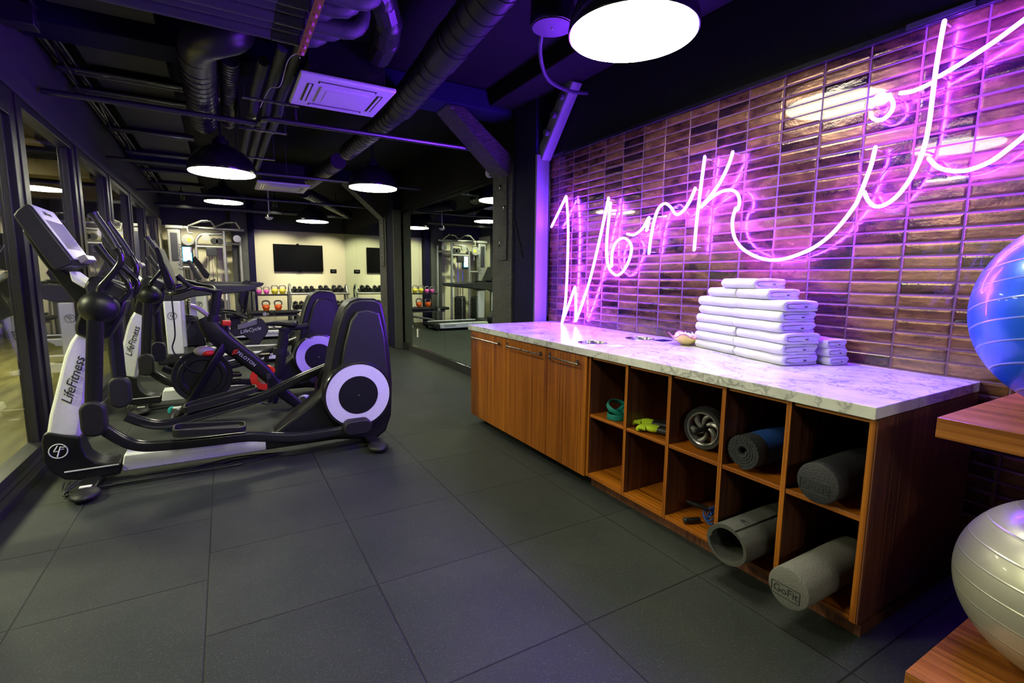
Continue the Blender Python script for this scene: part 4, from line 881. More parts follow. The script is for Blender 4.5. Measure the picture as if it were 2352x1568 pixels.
def elliptical(Yc, label):
    t = thing('elliptical_trainer', (0, Yc, 0), label, 'elliptical trainer', 'elliptical trainers facing the glass wall')
    f, n_, k_ = Yc - 0.07, Yc - 0.22, Yc - 0.27
    P = lambda Y, pts: prY(Y, pts)
    # base
    MB().prism(P(f, [(96, 1012), (100, 996), (112, 992), (180, 1003), (186, 1002), (188, 1025), (200, 1047), (222, 1060), (250, 1064), (277, 1060), (278, 1087), (190, 1101), (150, 1100), (118, 1082), (100, 1055)]), Yc - 0.085, Yc + 0.085).build('base_shroud', 'black', t, bevel=0.018, seg=3)
    MB().sweep([(-0.875, Yc - 0.087, 0.108), (-0.62, Yc - 0.0875, 0.110)], rr(0.004, 0.008, 0.001, 1)).build('seam_trim', 'silver', t)
    pr = P(f, [(276, 1050), (288, 1044), (610, 1010), (612, 1031), (275, 1086)])
    x0, x1 = pr[0][0], pr[2][0]; zb = 0.055
    MB().prism([(x0, zb + 0.01), (x0 + 0.012, zb), (x1, zb), (x1, zb + 0.095), (x0 + 0.02, zb + 0.105)], Yc - 0.078, Yc + 0.078).build('rail_cover', 'silver', t, bevel=0.012, seg=2)
    MB().prism([(x1 + 0.001, zb), (0.96, zb), (0.96, zb + 0.10), (x1 + 0.001, zb + 0.088)], Yc - 0.072, Yc + 0.072).build('rear_rail', 'black', t, bevel=0.008)
    # mast
    mast = MB().prism(P(f, [(105, 1003), (112, 955), (123, 912), (146, 818), (160, 785), (176, 762), (215, 775), (214, 800), (206, 850), (196, 930), (183, 1006)]), Yc - 0.072, Yc + 0.072).build('mast_cover', 'silver', t, bevel=0.02, seg=3)
    a_, b_ = atY(f - 0.002, 155, 920), atY(f - 0.002, 183, 828); u = (b_ - a_); u.y = 0; u.normalize()
    text('lettering', 'LifeFitness', 0.072, 'darkprint', mast, (a_ + b_) / 2 + Vector((0.0, -0.003, 0)), u, Vector((-u.z, 0, u.x)), 0.35, 0.0008, 0.95)
    roundel(t, atY(Yc - 0.087, 134, 1036), (1, 0, 0), 0.042)
    MB().prism(P(f, [(174, 768), (172, 748), (184, 716), (196, 690), (240, 672), (292, 690), (283, 722), (250, 775), (215, 784)]), Yc - 0.085, Yc + 0.085).build('neck', 'black', t, bevel=0.015)
    # pivot barrel and the two hubs
    hb = atY(n_, 226, 706); hx, hz = hb.x, hb.z
    MB().cyl((hx, Yc - 0.17, hz), (hx, Yc + 0.17, hz), 0.082, n=32).build('pivot_barrel', 'black', t, bevel=0.01)
    for s in (-1, 1):
        hub = MB().lathe([(0.0, -0.062), (0.04, -0.056), (0.075, -0.036), (0.092, 0.0), (0.094, 0.03), (0.086, 0.055), (0.0, 0.06)], (hx, Yc + s * 0.225, hz), 36, Vector((0, -s, 0))).build('hub', 'black', t, smooth=60)
        ax = Yc + s * 0.235
        # hanging link
        b0 = atY(Yc - 0.235, 221, 738); b1 = atY(Yc - 0.235, 214, 935)
        dx = 0.055 if s > 0 else 0; dz = 0.05 if s > 0 else 0
        MB().sweep([(b0.x, ax, b0.z + 0.03), (b1.x + dx, ax, b1.z + dz)], rr(0.055, 0.078, 0.02, 3)).build('swing_link', 'blackg', t, bevel=0.003)
        jc = atY(Yc - 0.27, 214, 962); jx, jz = jc.x + dx, jc.z + dz
        MB().prism([(jx + p, jz + q) for p, q in rr(0.118, 0.205, 0.056, 6)], ax - 0.052, ax + 0.03).build('joint_cover', 'rubber', t, bevel=0.014, seg=3)
        # pedal arm
        if s < 0: pp = [(236, 982), (262, 1000), (296, 1017), (335, 1024), (400, 1020), (480, 1012), (570, 1002), (640, 1004), (700, 1002), (780, 989), (822, 982)]
        else: pp = [(290, 955), (326, 968), (365, 975), (405, 970), (450, 956), (560, 925), (615, 905), (640, 893), (690, 868), (760, 838), (800, 815)]
        yy = Yc + s * 0.205 + (0.0 if s < 0 else 0.0); pts = [atY(yy, *p) for p in pp]
        MB().sweep(spline(pts, 4), rr(0.05, 0.066, 0.016, 3)).build('pedal_arm', 'blackg', t)
        # foot plate
        if s < 0: e0, e1, zz = atY(Yc - 0.31, 395, 1000), atY(Yc - 0.31, 566, 985), 0.0
        else: e0, e1, zz = atY(Yc + 0.22, 425, 945), atY(Yc + 0.22, 592, 893), 0.0
        u = e1 - e0; u.y = 0; L = u.length; u.normalize(); w = Vector((-u.z, 0, u.x)); c = (e0 + e1) / 2 + w * 0.012; yc = Yc + s * 0.265 + (0.01 if s < 0 else -0.02)
        R = Matrix(((u.x, 0, w.x), (0, 1, 0), (u.z, 0, w.z)))
        fp = MB(); ring = rr(L, 0.165, 0.045, 5)
        loc = lambda p, h: R @ Vector((p[0], p[1], h)) + Vector((c.x, yc, c.z))
        nn = len(ring); inner = rr(L - 0.022, 0.143, 0.036, 5)
        vs = [loc(p, -0.022) for p in ring] + [loc(p, 0.010 + (0.016 if p[0] < -0.1 else 0.0)) for p in ring] + [loc(p, 0.010 + (0.016 if p[0] < -0.1 else 0.0)) for p in inner] + [loc(p, -0.012) for p in inner]
        fs = [(j * nn + i, j * nn + (i + 1) % nn, (j + 1) * nn + (i + 1) % nn, (j + 1) * nn + i) for j in range(3) for i in range(nn)] + [tuple(range(nn)), tuple(range(3 * nn, 4 * nn))]
        pl = fp.add(vs, fs).build('foot_plate', 'rubber', t, bevel=0.003)
        g = MB()
        for q in range(-3, 4): g.tube([loc((-L * 0.4, q * 0.018), -0.010), loc((L * 0.4, q * 0.018), -0.010)], 0.0022, 6)
        g.build('tread', 'graphite', pl)
        # moving handlebar
        if s < 0: hp = [(229, 690), (229, 674), (232, 658), (248, 640), (266, 619), (277, 600), (276, 582), (268, 568)]; gp = [(268, 571), (252, 545), (232, 515), (213, 490)]
        else: hp = [(275, 692), (283, 676), (299, 655), (310, 636), (313, 615), (308, 600), (299, 585)]; gp = [(299, 588), (283, 562), (262, 533), (246, 512)]
        hy = Yc + s * 0.235
        MB().tube(spline([atY(hy + (0.02 if s < 0 else 0.0), *p) for p in hp], 4), 0.0185, 14).build('handlebar', 'blackg', t)
        g = [atY(hy + (0.02 if s < 0 else 0), *p) for p in gp]
        gr = MB().tube(spline(g, 3), 0.026, 14, ry=0.022, scale=[1.15] + [1.0] * 8 + [1.25]).build('grip', 'graphite', t)
        # fixed handle
        if s < 0: fpn = [(222, 563), (240, 585), (262, 611), (284, 636), (296, 655), (293, 674), (270, 692)]
        else: fpn = [(262, 600), (282, 612), (300, 628), (316, 648), (313, 668), (296, 682), (276, 694)]
        fy = Yc + s * 0.13
        P3 = [atY(fy, *p) for p in fpn]
        MB().tube(spline(P3[2:], 4), 0.0165, 12).build('fixed_handle', 'blackg', t); MB().tube(P3[:3], 0.021, 12, scale=[1.2, 1, 1]).build('grip', 'graphite', t)
    # console on its arm
    MB().prism(P(Yc - 0.05, [(50, 530), (58, 527), (100, 575), (130, 612), (165, 634), (200, 662), (212, 690), (190, 716), (140, 655), (95, 598)]), Yc - 0.055, Yc + 0.055).build('console_arm', 'black', t, bevel=0.008)
    MB().prism(P(Yc - 0.05, [(165, 622), (190, 640), (207, 655), (200, 662), (172, 645)]), Yc - 0.12, Yc + 0.12).build('tray', 'silver', t, bevel=0.005)
    MB().prism(P(Yc - 0.1, [(196, 656), (208, 636), (222, 634), (262, 648), (296, 664), (290, 690), (250, 705), (205, 690)]), Yc - 0.13, Yc + 0.16).build('cup_shroud', 'graphite', t, bevel=0.012)
    Yn = Yc - 0.215; B = P(Yn, [(29, 495), (38, 482), (57, 468), (66, 469), (166, 596), (163, 608), (128, 621), (116, 612)])
    con = MB().prism(B, Yn, Yc + 0.215).build('console', 'graphite', t, bevel=0.010, seg=3)
    p0, p1 = Vector((B[3][0], 0, B[3][1])), Vector((B[4][0], 0, B[4][1])); u = (p1 - p0).normalized(); w = Vector((-u.z, 0, u.x)); w = -w if w.x < 0 else w; L = (p1 - p0).length
    def slab(a0, a1, y0, y1, h0, h1, nm, mt, par, bv=0.003):
        vs = [p0 + u * a + Vector((0, y, 0)) + w * h for a in (a0 * L, a1 * L) for y in (y0, y1) for h in (h0, h1)]
        return MB().add(vs, [(0, 1, 3, 2), (4, 6, 7, 5), (0, 4, 5, 1), (2, 3, 7, 6), (0, 2, 6, 4), (1, 5, 7, 3)]).build(nm, mt, par, bevel=bv)
    fc = slab(0.0, 1.0, Yn + 0.018, Yc + 0.197, 0.0, 0.008, 'console_face', 'silver', con, 0.004)
    slab(0.26, 0.80, Yn + 0.045, Yc + 0.17, 0.008, 0.010, 'screen', 'screen', con, 0.001)
    lg = p0 + u * 0.12 * L + w * 0.009; text('lettering', 'LifeFitness', 0.035, 'darkprint', con, (lg.x, Yc - 0.02, lg.z), (0, 1, 0), -u, 0.3, 0.0006)
    q = p1 + w * 0.012
    slab(0.955, 1.07, Yc - 0.10, Yc + 0.12, 0.0, 0.045, 'device_holder', 'clear', con, 0.006)
    # drive housing
    hs = MB().prism(P(f, [(628, 990), (680, 950), (712, 925), (742, 898), (752, 860), (762, 800), (776, 740), (789, 706), (802, 691), (822, 684), (858, 685), (874, 694), (884, 740), (893, 810), (898, 880), (896, 950), (884, 986), (862, 1004), (800, 1006), (640, 1008)]), Yc - 0.115, Yc + 0.115).build('drive_housing', 'black', t, bevel=0.022, seg=3)
    for s in (-1, 1):
        ys = sorted((Yc + s * 0.116, Yc + s * 0.150))
        MB().prism(P(f, [(776, 850), (786, 790), (800, 735), (814, 712), (838, 708), (866, 716), (878, 770), (886, 850), (884, 900), (800, 900)]), ys[0], ys[1]).build('shoulder_panel', 'graphite', t, bevel=0.016, seg=2)
    dc = atY(Yc - 0.2, 825, 908); dx_, dz_ = dc.x, dc.z; R0 = 0.232
    for s in (-1, 1):
        rim = MB().lathe([(0.0, 0.10), (R0 + 0.015, 0.10), (R0 + 0.02, 0.16), (R0 + 0.012, 0.186), (R0 + 0.002, 0.188), (R0, 0.180), (0.0, 0.180)], (dx_, Yc, dz_), 64, Vector((0, s, 0))).build('crank_disc', 'blackg', t)
        MB().lathe([(0.142, 0.1805), (0.142, 0.184), (R0 - 0.004, 0.184), (R0 - 0.004, 0.1805)], (dx_, Yc, dz_), 64, Vector((0, s, 0))).build('disc_ring', 'silver', rim)
        MB().lathe([(0.0, 0.1805), (0.140, 0.1805), (0.140, 0.185), (0.0, 0.186)], (dx_, Yc, dz_), 64, Vector((0, s, 0))).build('disc_centre', 'black', rim)
        MB().cyl((dx_, Yc + s * 0.186, dz_), (dx_, Yc + s * 0.190, dz_), 0.007, n=14).build('bolt', 'steel', rim)
    e = atY(Yc - 0.26, 822, 980); MB().prism([(e.x + p, e.z + q) for p, q in rr(0.20, 0.110, 0.052, 6)], Yc - 0.285, Yc - 0.200).build('crank_cover', 'rubber', t, bevel=0.012, seg=3)
    MB().prism([(dx_ - 0.02 + p, dz_ + 0.19 + q) for p, q in rr(0.20, 0.110, 0.052, 6)], Yc + 0.20, Yc + 0.285).build('crank_cover', 'rubber', t, bevel=0.012, seg=3)
    # stabilisers
    for x, zr in ((-0.745, 0.035), (0.905, 0.035)):
        MB().box(x - 0.04, x + 0.04, Yc - 0.26, Yc + 0.26, 0.018, 0.054).build('stabiliser', 'black', t, bevel=0.008)
        for s in (-1, 1):
            MB().ball((x, Yc + s * 0.315, 0.034), (0.072, 0.085, 0.033), 24, 12).build('foot', 'rubber', t)
    MB().box(-0.775, -0.72, Yc - 0.29, Yc - 0.26, 0.064, 0.068).build('sticker', 'paper', t)
    m = MB(); rn = random.Random(4)
    for k in range(4): m.tube(spline([(-0.88 + 0.03 * k, Yc - 0.10, 0.05), (-0.86, Yc - 0.16 - 0.02 * k, 0.012), (-0.7, Yc - 0.19, 0.010 + .004 * k), (-0.3 + 0.1 * k, Yc - 0.10 - .02 * k, 0.012), (0.0, Yc - 0.05 * k, 0.012), (0.3, Yc - .05, 0.012)], 5), 0.005, 6)
    m.build('power_cable', 'rubber', t)
    return t
el = elliptical(3.80, 'nearest elliptical trainer with white mast, in the foreground by the glass wall')
dup_tree_at(el, (0.03, 1.95, 0), 'second elliptical trainer, behind the exercise bike with the red bottle')

# ---------------------------------------------------------------- spin bike with red details
Yp = 5.08
t = thing('spin_bike', (0, Yp, 0), 'matte black spin bike with red flywheel details and clear water bottle cup', 'exercise bike')
Q = lambda pts, Y=Yp: [atY(Y, *p) for p in pts]
fw = atY(Yp - 0.06, 466, 864)
MB().lathe([(0.0, -0.006), (0.02, -0.02), (0.05, -0.012), (0.14, -0.012), (0.15, -0.022), (0.18, -0.022), (0.19, -0.014), (0.224, -0.018), (0.231, -0.010), (0.231, 0.022), (0.0, 0.022)], fw, 64, Vector((0, 1, 0))).build('flywheel', 'black', t)
def limb(name, pts, w, h, mat='black', Y=Yp, sc=None, par=None):
    return MB().sweep(spline(Q(pts, Y), 4), rr(w, h, min(w, h) * 0.4, 4), scale=sc).build(name, mat, par or t)
fr = limb('frame', [(470, 728), (498, 768), (550, 808), (605, 852), (655, 905), (700, 938)], 0.085, 0.125, sc=[1.0, 1.15, 1.3, 1.4, 1.45, 1.4, 1.3, 1.25, 1.2, 1.2, 1.15, 1.1, 1.1, 1.0, 0.95, 0.9, 0.85, 0.8, 0.75, 0.7, 0.65])
for s in (-1, 1): MB().sweep(spline([atY(Yp, 520, 785) + Vector((0, s * 0.02, 0))] + [atY(Yp, *p_) + Vector((0, s * 0.085, 0)) for p_ in ((492, 828), (462, 880), (437, 925), (430, 942))], 4), rr(0.032, 0.075, 0.012, 4)).build('fork', 'black', t)
limb('seat_tube', [(622, 880), (640, 850), (648, 800), (652, 770)], 0.075, 0.09)
limb('cross_bar', [(500, 845), (540, 838), (575, 826)], 0.05, 0.055)
limb('rear_leg', [(610, 850), (632, 880), (625, 925)], 0.05, 0.09)
# head tube & handlebar stem
limb('head_tube', [(483, 765), (487, 742), (492, 725)], 0.085, 0.10); limb('stem_post', [(490, 730), (496, 690), (500, 665)], 0.055, 0.075)
MB().cyl(atY(Yp - 0.0, 487, 738), atY(Yp, 490, 722), 0.062, n=20).build('clamp', 'rubber', t)
hx = atY(Yp, 500, 660)
MB().tube(spline([atY(Yp - 0.21, 408, 632), atY(Yp - 0.21, 425, 648), atY(Yp - 0.20, 442, 660), atY(Yp - 0.14, 470, 664), atY(Yp - 0.05, 492, 668), atY(Yp + 0.05, 488, 660), atY(Yp + 0.14, 462, 655), atY(Yp + 0.20, 425, 645), atY(Yp + 0.21, 392, 632)], 5), 0.019, 14).build('handlebar', 'black', t)
MB().tube(spline([atY(Yp - 0.21, 442, 660), atY(Yp - 0.21, 420, 668), atY(Yp - 0.15, 395, 674), atY(Yp, 385, 670), atY(Yp + 0.15, 388, 664), atY(Yp + 0.21, 415, 655)], 5), 0.017, 12).build('handlebar', 'blackg', t)
B = prY(Yp - 0.24, [(353, 572), (362, 566), (400, 652), (394, 664), (380, 660)])
sc = MB().prism(B, Yp - 0.24, Yp + 0.24).build('touch_screen', 'blackg', t, bevel=0.006)
p0, p1 = Vector((B[1][0], 0, B[1][1])), Vector((B[2][0], 0, B[2][1])); u = (p1 - p0).normalized(); w = Vector((-u.z, 0, u.x)); w = w if w.x > 0 else -w
MB().add([p0 + u * a + Vector((0, y, 0)) + w * 0.0015 for a, y in ((0.01, Yp - 0.225), (0.01, Yp + 0.225), ((p1 - p0).length - 0.01, Yp + 0.225), ((p1 - p0).length - 0.01, Yp - 0.225))], [(0, 1, 2, 3)]).build('display', 'graphite', sc, smooth=0)
MB().prism(prY(Yp, [(372, 600), (380, 598), (405, 650), (402, 668), (384, 650)]), Yp - 0.05, Yp + 0.05).build('screen_bracket', 'rubber', t, bevel=0.006)
MB().tube(spline([atY(Yp - 0.12, 392, 664), atY(Yp - 0.13, 398, 720), atY(Yp - 0.12, 402, 770), atY(Yp - 0.11, 396, 800), atY(Yp - 0.11, 412, 825), atY(Yp - 0.10, 440, 850), atY(Yp - 0.08, 470, 856)], 6), 0.006, 8).build('cable', 'rubber', t)
# brake guard with bottle cup, knob
MB().tube(spline(Q([(437, 702), (452, 706), (472, 720), (488, 732)], Yp - 0.02), 3), 0.032, 12, ry=0.020).build('cup_holder', 'clear', t)
MB().tube(spline(Q([(486, 730), (497, 750), (496, 775), (484, 790)], Yp - 0.02), 4), 0.020, 12).build('guard_arm', 'clear', t)
g = atY(Yp - 0.06, 468, 806); MB().ball(g, (0.078, 0.055, 0.046), 24, 12).build('guard', 'clear', t); MB().ball(g + Vector((0.026, -0.020, -0.014)), (0.052, 0.042, 0.030), 20, 10).build('brake_pad', 'red', t)
k = atY(Yp - 0.02, 520, 742); MB().sweep([k + Vector((-0.035, 0, 0.004)), k + Vector((0.035, 0, -0.004))], rr(0.034, 0.05, 0.012, 4)).build('knob', 'red', t, bevel=0.008); MB().cyl(k - Vector((0, 0, 0.02)), k - Vector((-0.01, 0, 0.08)), 0.016).build('knob_stem', 'black', t)
# lettering
a_, b_ = atY(Yp - 0.045, 550, 808), atY(Yp - 0.045, 576, 828); u = (b_ - a_); u.y = 0; u.normalize()
text('lettering', 'PELOTON', 0.040, 'white', fr, atY(Yp - 0.060, 566, 824) , u, Vector((-u.z, 0, u.x)), 0.0, 0.0008, 1.1)
e = atY(Yp - 0.062, 541, 808); MB().tube([e + Vector((0.016 * cos(a), 0, 0.016 * sin(a))) for a in [0.6 + 4.9 * i / 14 for i in range(15)]], 0.0045, 8).tube([e + Vector((-0.03, 0, -0.022)), e + Vector((0.016, 0, 0.016)), e + Vector((0.026, 0, 0.022))], 0.0045, 8).build('logo', 'red', fr)
# seat
limb('seat_post', [(645, 810), (650, 780), (652, 762), (662, 752)], 0.065, 0.085); limb('slider', [(655, 750), (680, 752), (708, 748)], 0.05, 0.055); limb('seat_post_clamp', [(641, 815), (643, 800)], 0.085, 0.11, 'rubber')
s0 = atY(Yp, 645, 746)
m = MB(); ring = []
prof = [(-0.135, 0.018, 0.012, 0.0), (-0.11, 0.022, 0.020, 0.004), (-0.04, 0.03, 0.024, 0.004), (0.03, 0.05, 0.03, -0.002), (0.08, 0.085, 0.036, -0.010), (0.12, 0.082, 0.034, -0.010), (0.14, 0.05, 0.02, -0.008)]
n = 20; vs = [Vector((s0.x + x, Yp + wy * cos(2 * pi * i / n), s0.z + 0.015 + dz + hz * sin(2 * pi * i / n))) for x, wy, hz, dz in prof for i in range(n)]
fs = [(j * n + i, j * n + (i + 1) % n, (j + 1) * n + (i + 1) % n, (j + 1) * n + i) for j in range(len(prof) - 1) for i in range(n)] + [tuple(range(n)), tuple((len(prof) - 1) * n + i for i in range(n))]
m.add(vs, fs).build('saddle', 'rubber', t, sub=1); m = MB()
for s in (-1, 1): m.tube([(s0.x - 0.09, Yp + s * 0.02, s0.z + 0.0), (s0.x - 0.04, Yp + s * 0.022, s0.z - 0.028), (s0.x + 0.05, Yp + s * 0.022, s0.z - 0.03), (s0.x + 0.10, Yp + s * 0.03, s0.z - 0.01)], 0.0045, 8)
m.build('saddle_rail', 'darksteel', t); MB().box(s0.x - 0.02, s0.x + 0.035, Yp - 0.035, Yp + 0.035, s0.z - 0.06, s0.z - 0.025).build('saddle_clamp', 'blackg', t, bevel=0.004)
cg = MB(); w0 = atY(Yp - 0.05, 705, 765)
for i in range(5): cg.tube([(w0.x - 0.01 + i * 0.012, Yp - 0.05, w0.z + 0.02), (w0.x + i * 0.012, Yp - 0.05, w0.z - 0.05)], 0.003, 6)
cg.tube([(w0.x - 0.03, Yp - 0.05, w0.z + 0.045), (w0.x + 0.06, Yp - 0.05, w0.z + 0.015)], 0.004, 6).tube([(w0.x - 0.08, Yp - 0.05, w0.z + 0.0), (w0.x + 0.03, Yp - 0.05, w0.z - 0.055)], 0.004, 6).build('weight_holder', 'blackg', t)
# crank set with red ring
cr = atY(Yp - 0.04, 613, 862)
MB().lathe([(0.06, -0.012), (0.115, -0.012), (0.12, 0.0), (0.115, 0.012), (0.06, 0.012), (0.06, -0.012)], cr + Vector((-0.02, 0.02, -0.02)), 48, Vector((0, 1, 0))).build('belt_ring', 'red', t); MB().cyl(cr + Vector((-0.02, 0.015, -0.02)), cr + Vector((-0.02, 0.03, -0.02)), 0.06, n=32).build('belt_cover', 'tan', t)
for s in (-1, 1):
    e = Vector((cr.x + s * 0.06 * -0.15, Yp + s * 0.11, cr.z)); q = e + Vector((0.0 if s < 0 else 0.02, 0, -0.165 * (1 if s < 0 else -1)))
    MB().sweep([e, q], rr(0.018, 0.03, 0.008, 3)).build('crank_arm', 'blackg', t); MB().cyl((e.x, Yp + s * 0.03, e.z), (e.x, Yp + s * 0.125, e.z), 0.02, n=16).build('axle', 'darksteel', t)
    pq = Vector((q.x, q.y + s * 0.07, q.z)); MB().box(pq.x - 0.05, pq.x + 0.04, pq.y - 0.045, pq.y + 0.045, pq.z - 0.010, pq.z + 0.010).build('pedal', 'blackg', t, bevel=0.004)
    MB().tube(spline([pq + Vector((-0.045, 0, 0)), pq + Vector((-0.09, 0, -0.045)), pq + Vector((-0.03, 0, -0.075)), pq + Vector((0.02, 0, -0.06)), pq + Vector((0.02, 0, 0))], 4), 0.006, 6).build('toe_cage', 'blackg', t)
# feet
fx, rx = -0.455, 0.62
limb('front_foot_bar', [(428, 930), (410, 955), (398, 965)], 0.07, 0.05)
MB().cyl((fx, Yp - 0.25, 0.04), (fx, Yp + 0.25, 0.04), 0.026, n=18).build('front_stabiliser', 'black', t); MB().cyl((rx, Yp - 0.25, 0.038), (rx, Yp + 0.25, 0.038), 0.030, n=18).build('rear_stabiliser', 'black', t)
for s in (-1, 1):
    MB().box(fx - 0.01, fx + 0.09, Yp + s * 0.22 - 0.02, Yp + s * 0.22 + 0.02, 0.02, 0.075).build('wheel_fork', 'silver', t, bevel=0.01)
    MB().cyl((fx - 0.02, Yp + s * 0.262 - 0.013, 0.036), (fx - 0.02, Yp + s * 0.262 + 0.013, 0.036), 0.035, n=24).build('transport_wheel', 'cyan', t, bevel=0.006)
    MB().tube([(rx - 0.02, Yp + s * 0.14, 0.050), (rx + 0.03, Yp + s * 0.20, 0.046), (rx + 0.05, Yp + s * 0.26, 0.032)], 0.030, 14, ry=0.024, scale=[0.9, 1, .9]).build('end_cap', 'silver', t)
t = thing('power_adapter', (0.5, 4.75, 0), 'black power adapter with coiled cable on the floor by the spin bike foot', 'power adapter')
MB().box(0.36, 0.48, 4.62, 4.68, 0.001, 0.035).build('brick', 'rubber', t, bevel=0.004); m = MB()
for k in range(6): m.tube([(0.56 + 0.06 * cos(a) + 0.01 * k, 4.68 + 0.05 * sin(a), 0.008 + 0.010 * k + 0.006 * (1 + sin(a * 2 + k))) for a in [2 * pi * i / 18 for i in range(18)]], 0.0045, 6, closed=True)
m.tube(spline([(0.48, 4.65, 0.01), (0.54, 4.62, 0.008), (0.66, 4.68, 0.008), (0.60, 4.76, 0.008)], 4), 0.004, 6); m.build('cable', 'rubber', t)

# ---------------------------------------------------------------- treadmills
def treadmill(Y0, Y1, x_mast, x_arm, x_end, label):
    Yc = (Y0 + Y1) / 2; t = thing('treadmill', (0, Yc, 0), label, 'treadmill', 'treadmills facing the glass wall')
    xm = x_mast
    MB().box(xm + 0.18, x_end - 0.06, Y0 + 0.10, Y1 - 0.10, 0.125, 0.165).build('running_belt', 'rubber', t, bevel=0.01)
    MB().cyl((x_end - 0.07, Y0 + 0.10, 0.125), (x_end - 0.07, Y1 - 0.10, 0.125), 0.05, n=24).build('rear_roller', 'rubber', t)
    for s, y in ((-1, Y0 + 0.045), (1, Y1 - 0.045)):
        r_ = MB().prism([(xm + 0.02, 0.06), (x_end - 0.14, 0.05), (x_end - 0.12, 0.17), (xm + 0.3, 0.185), (xm + 0.05, 0.17)], y - 0.045, y + 0.045).build('side_rail', 'silver', t, bevel=0.012)
        MB().prism([(x_end - 0.139, 0.05), (x_end - 0.02, 0.055), (x_end, 0.10), (x_end - 0.03, 0.165), (x_end - 0.119, 0.17)], y - 0.046, y + 0.046).build('end_cap', 'rubber', t, bevel=0.012)
        if s < 0: text('lettering', 'LifeFitness', 0.07, 'darkprint', r_, (x_end - 0.40, y - 0.0462, 0.115), (1, 0, 0), (0, 0, 1), 0.3, 0.0006)
        MB().cyl((x_end - 0.10, y - 0.02, 0.030), (x_end - 0.10, y + 0.02, 0.030), 0.029, n=18).build('foot', 'rubber', t); MB().cyl((xm + 0.14, y - 0.02, 0.030), (xm + 0.14, y + 0.02, 0.030), 0.029, n=18).build('foot', 'rubber', t)
        # uprights and arms
        up = MB().prism([(xm - 0.08, 0.20), (xm + 0.10, 0.20), (xm + 0.10, 0.92), (xm - 0.09, 0.92)], y - 0.035, y + 0.035).build('upright', 'silver', t, bevel=0.02, seg=3)
        if s < 0: roundel(up, (xm + 0.0, y - 0.037, 0.72), (1, 0, 0), 0.05, 'darksteel')
        MB().prism([(xm - 0.09, 0.09), (xm + 0.12, 0.09), (xm + 0.10, 0.199), (xm - 0.08, 0.199)], y - 0.034, y + 0.034).build('upright_boot', 'rubber', t, bevel=0.01)
        MB().prism([(xm - 0.10, 0.921), (xm + 0.12, 0.921), (xm + 0.25, 0.97), (x_arm - 0.16, 1.03), (x_arm - 0.04, 1.055), (x_arm, 1.10), (x_arm - 0.01, 1.125), (xm + 0.1, 1.14), (xm - 0.12, 1.10)], y - 0.04, y + 0.04).build('side_arm', 'graphite', t, bevel=0.03, seg=4)
    MB().box(xm - 0.20, xm + 0.20, Y0 + 0.02, Y1 - 0.02, 0.06, 0.20).build('motor_hood', 'graphite', t, bevel=0.03, seg=3)
    MB().prism([(xm - 0.10, 1.04), (xm + 0.10, 1.02), (xm + 0.16, 1.10), (xm + 0.0, 1.17), (xm - 0.12, 1.12)], Y0 + 0.09, Y1 - 0.09).build('cross_console', 'black', t, bevel=0.01)
    MB().tube([(xm + 0.22, Y0 + 0.10, 1.15), (xm + 0.26, Yc, 1.17), (xm + 0.22, Y1 - 0.10, 1.15)], 0.022, 12).build('heart_rate_bar', 'graphite', t)
    sc_ = MB().prism([(xm - 0.16, 1.52), (xm - 0.11, 1.54), (xm + 0.06, 1.19), (xm + 0.03, 1.16), (xm - 0.02, 1.17)], Yc - 0.24, Yc + 0.24).build('console', 'graphite', t, bevel=0.008)
    return t
treadmill(7.90, 8.72, -0.62, 0.40, 0.80, 'near treadmill with long dark side arms, behind the second elliptical trainer')
treadmill(10.85, 11.70, -0.42, 0.68, 1.20, 'far treadmill next to the workout bench, its deck end seen in the mirror')

# ---------------------------------------------------------------- recumbent bike
Yr = 9.25
t = thing('recumbent_bike', (0, Yr, 0), 'recumbent exercise bike with padded back and silver seat rail between the treadmills', 'exercise bike')
U = lambda pts, Y=Yr: prY(Y, pts)
b = MB().prism(U([(500, 778), (520, 765), (545, 748), (592, 730), (601, 731), (617, 748), (616, 762), (600, 785), (585, 800), (560, 806), (548, 795), (575, 782), (560, 770), (530, 775), (508, 790)], Yr - 0.1), Yr - 0.10, Yr + 0.10).build('body', 'graphite', t, bevel=0.015)
MB().prism(U([(545, 745), (590, 731), (592, 745), (546, 758)], Yr - 0.12), Yr - 0.13, Yr + 0.13).build('seat_rail', 'steel', t, bevel=0.01)
text('lettering', 'LifeCycle', 0.085, 'white', b, atY(Yr - 0.102, 575, 758), (1, 0, 0.18), (-0.18, 0, 1), 0.35, 0.001)
MB().box(-0.75, 0.45, Yr - 0.07, Yr + 0.07, 0.05, 0.14).build('base_rail', 'black', t, bevel=0.02); m = MB()
for x in (-0.66, 0.36): MB().cyl((x, Yr - 0.30, 0.04), (x, Yr + 0.30, 0.04), 0.038, n=18).build('stabiliser', 'silver', t)
MB().prism([(-0.78, 0.14), (-0.30, 0.14), (-0.33, 0.40), (-0.40, 0.62), (-0.62, 0.66), (-0.76, 0.45)], Yr - 0.13, Yr + 0.13).build('front_housing', 'black', t, bevel=0.03, seg=3)
MB().lathe([(0.0, 0.0), (0.13, 0.0), (0.13, 0.02), (0.0, 0.02)], (-0.55, Yr - 0.132, 0.40), 40, Vector((0, -1, 0))).build('crank_disc', 'graphite', t)
for s in (-1, 1):
    MB().sweep([(-0.55, Yr + s * 0.16, 0.40), (-0.48, Yr + s * 0.16, 0.40 - s * 0.16)], rr(0.02, 0.035, 0.008, 3)).build('crank_arm', 'darksteel', t); MB().box(-0.54, -0.42, Yr + s * 0.17 - 0.0, Yr + s * 0.28, 0.39 - s * 0.16, 0.41 - s * 0.16).build('pedal', 'rubber', t, bevel=0.004)
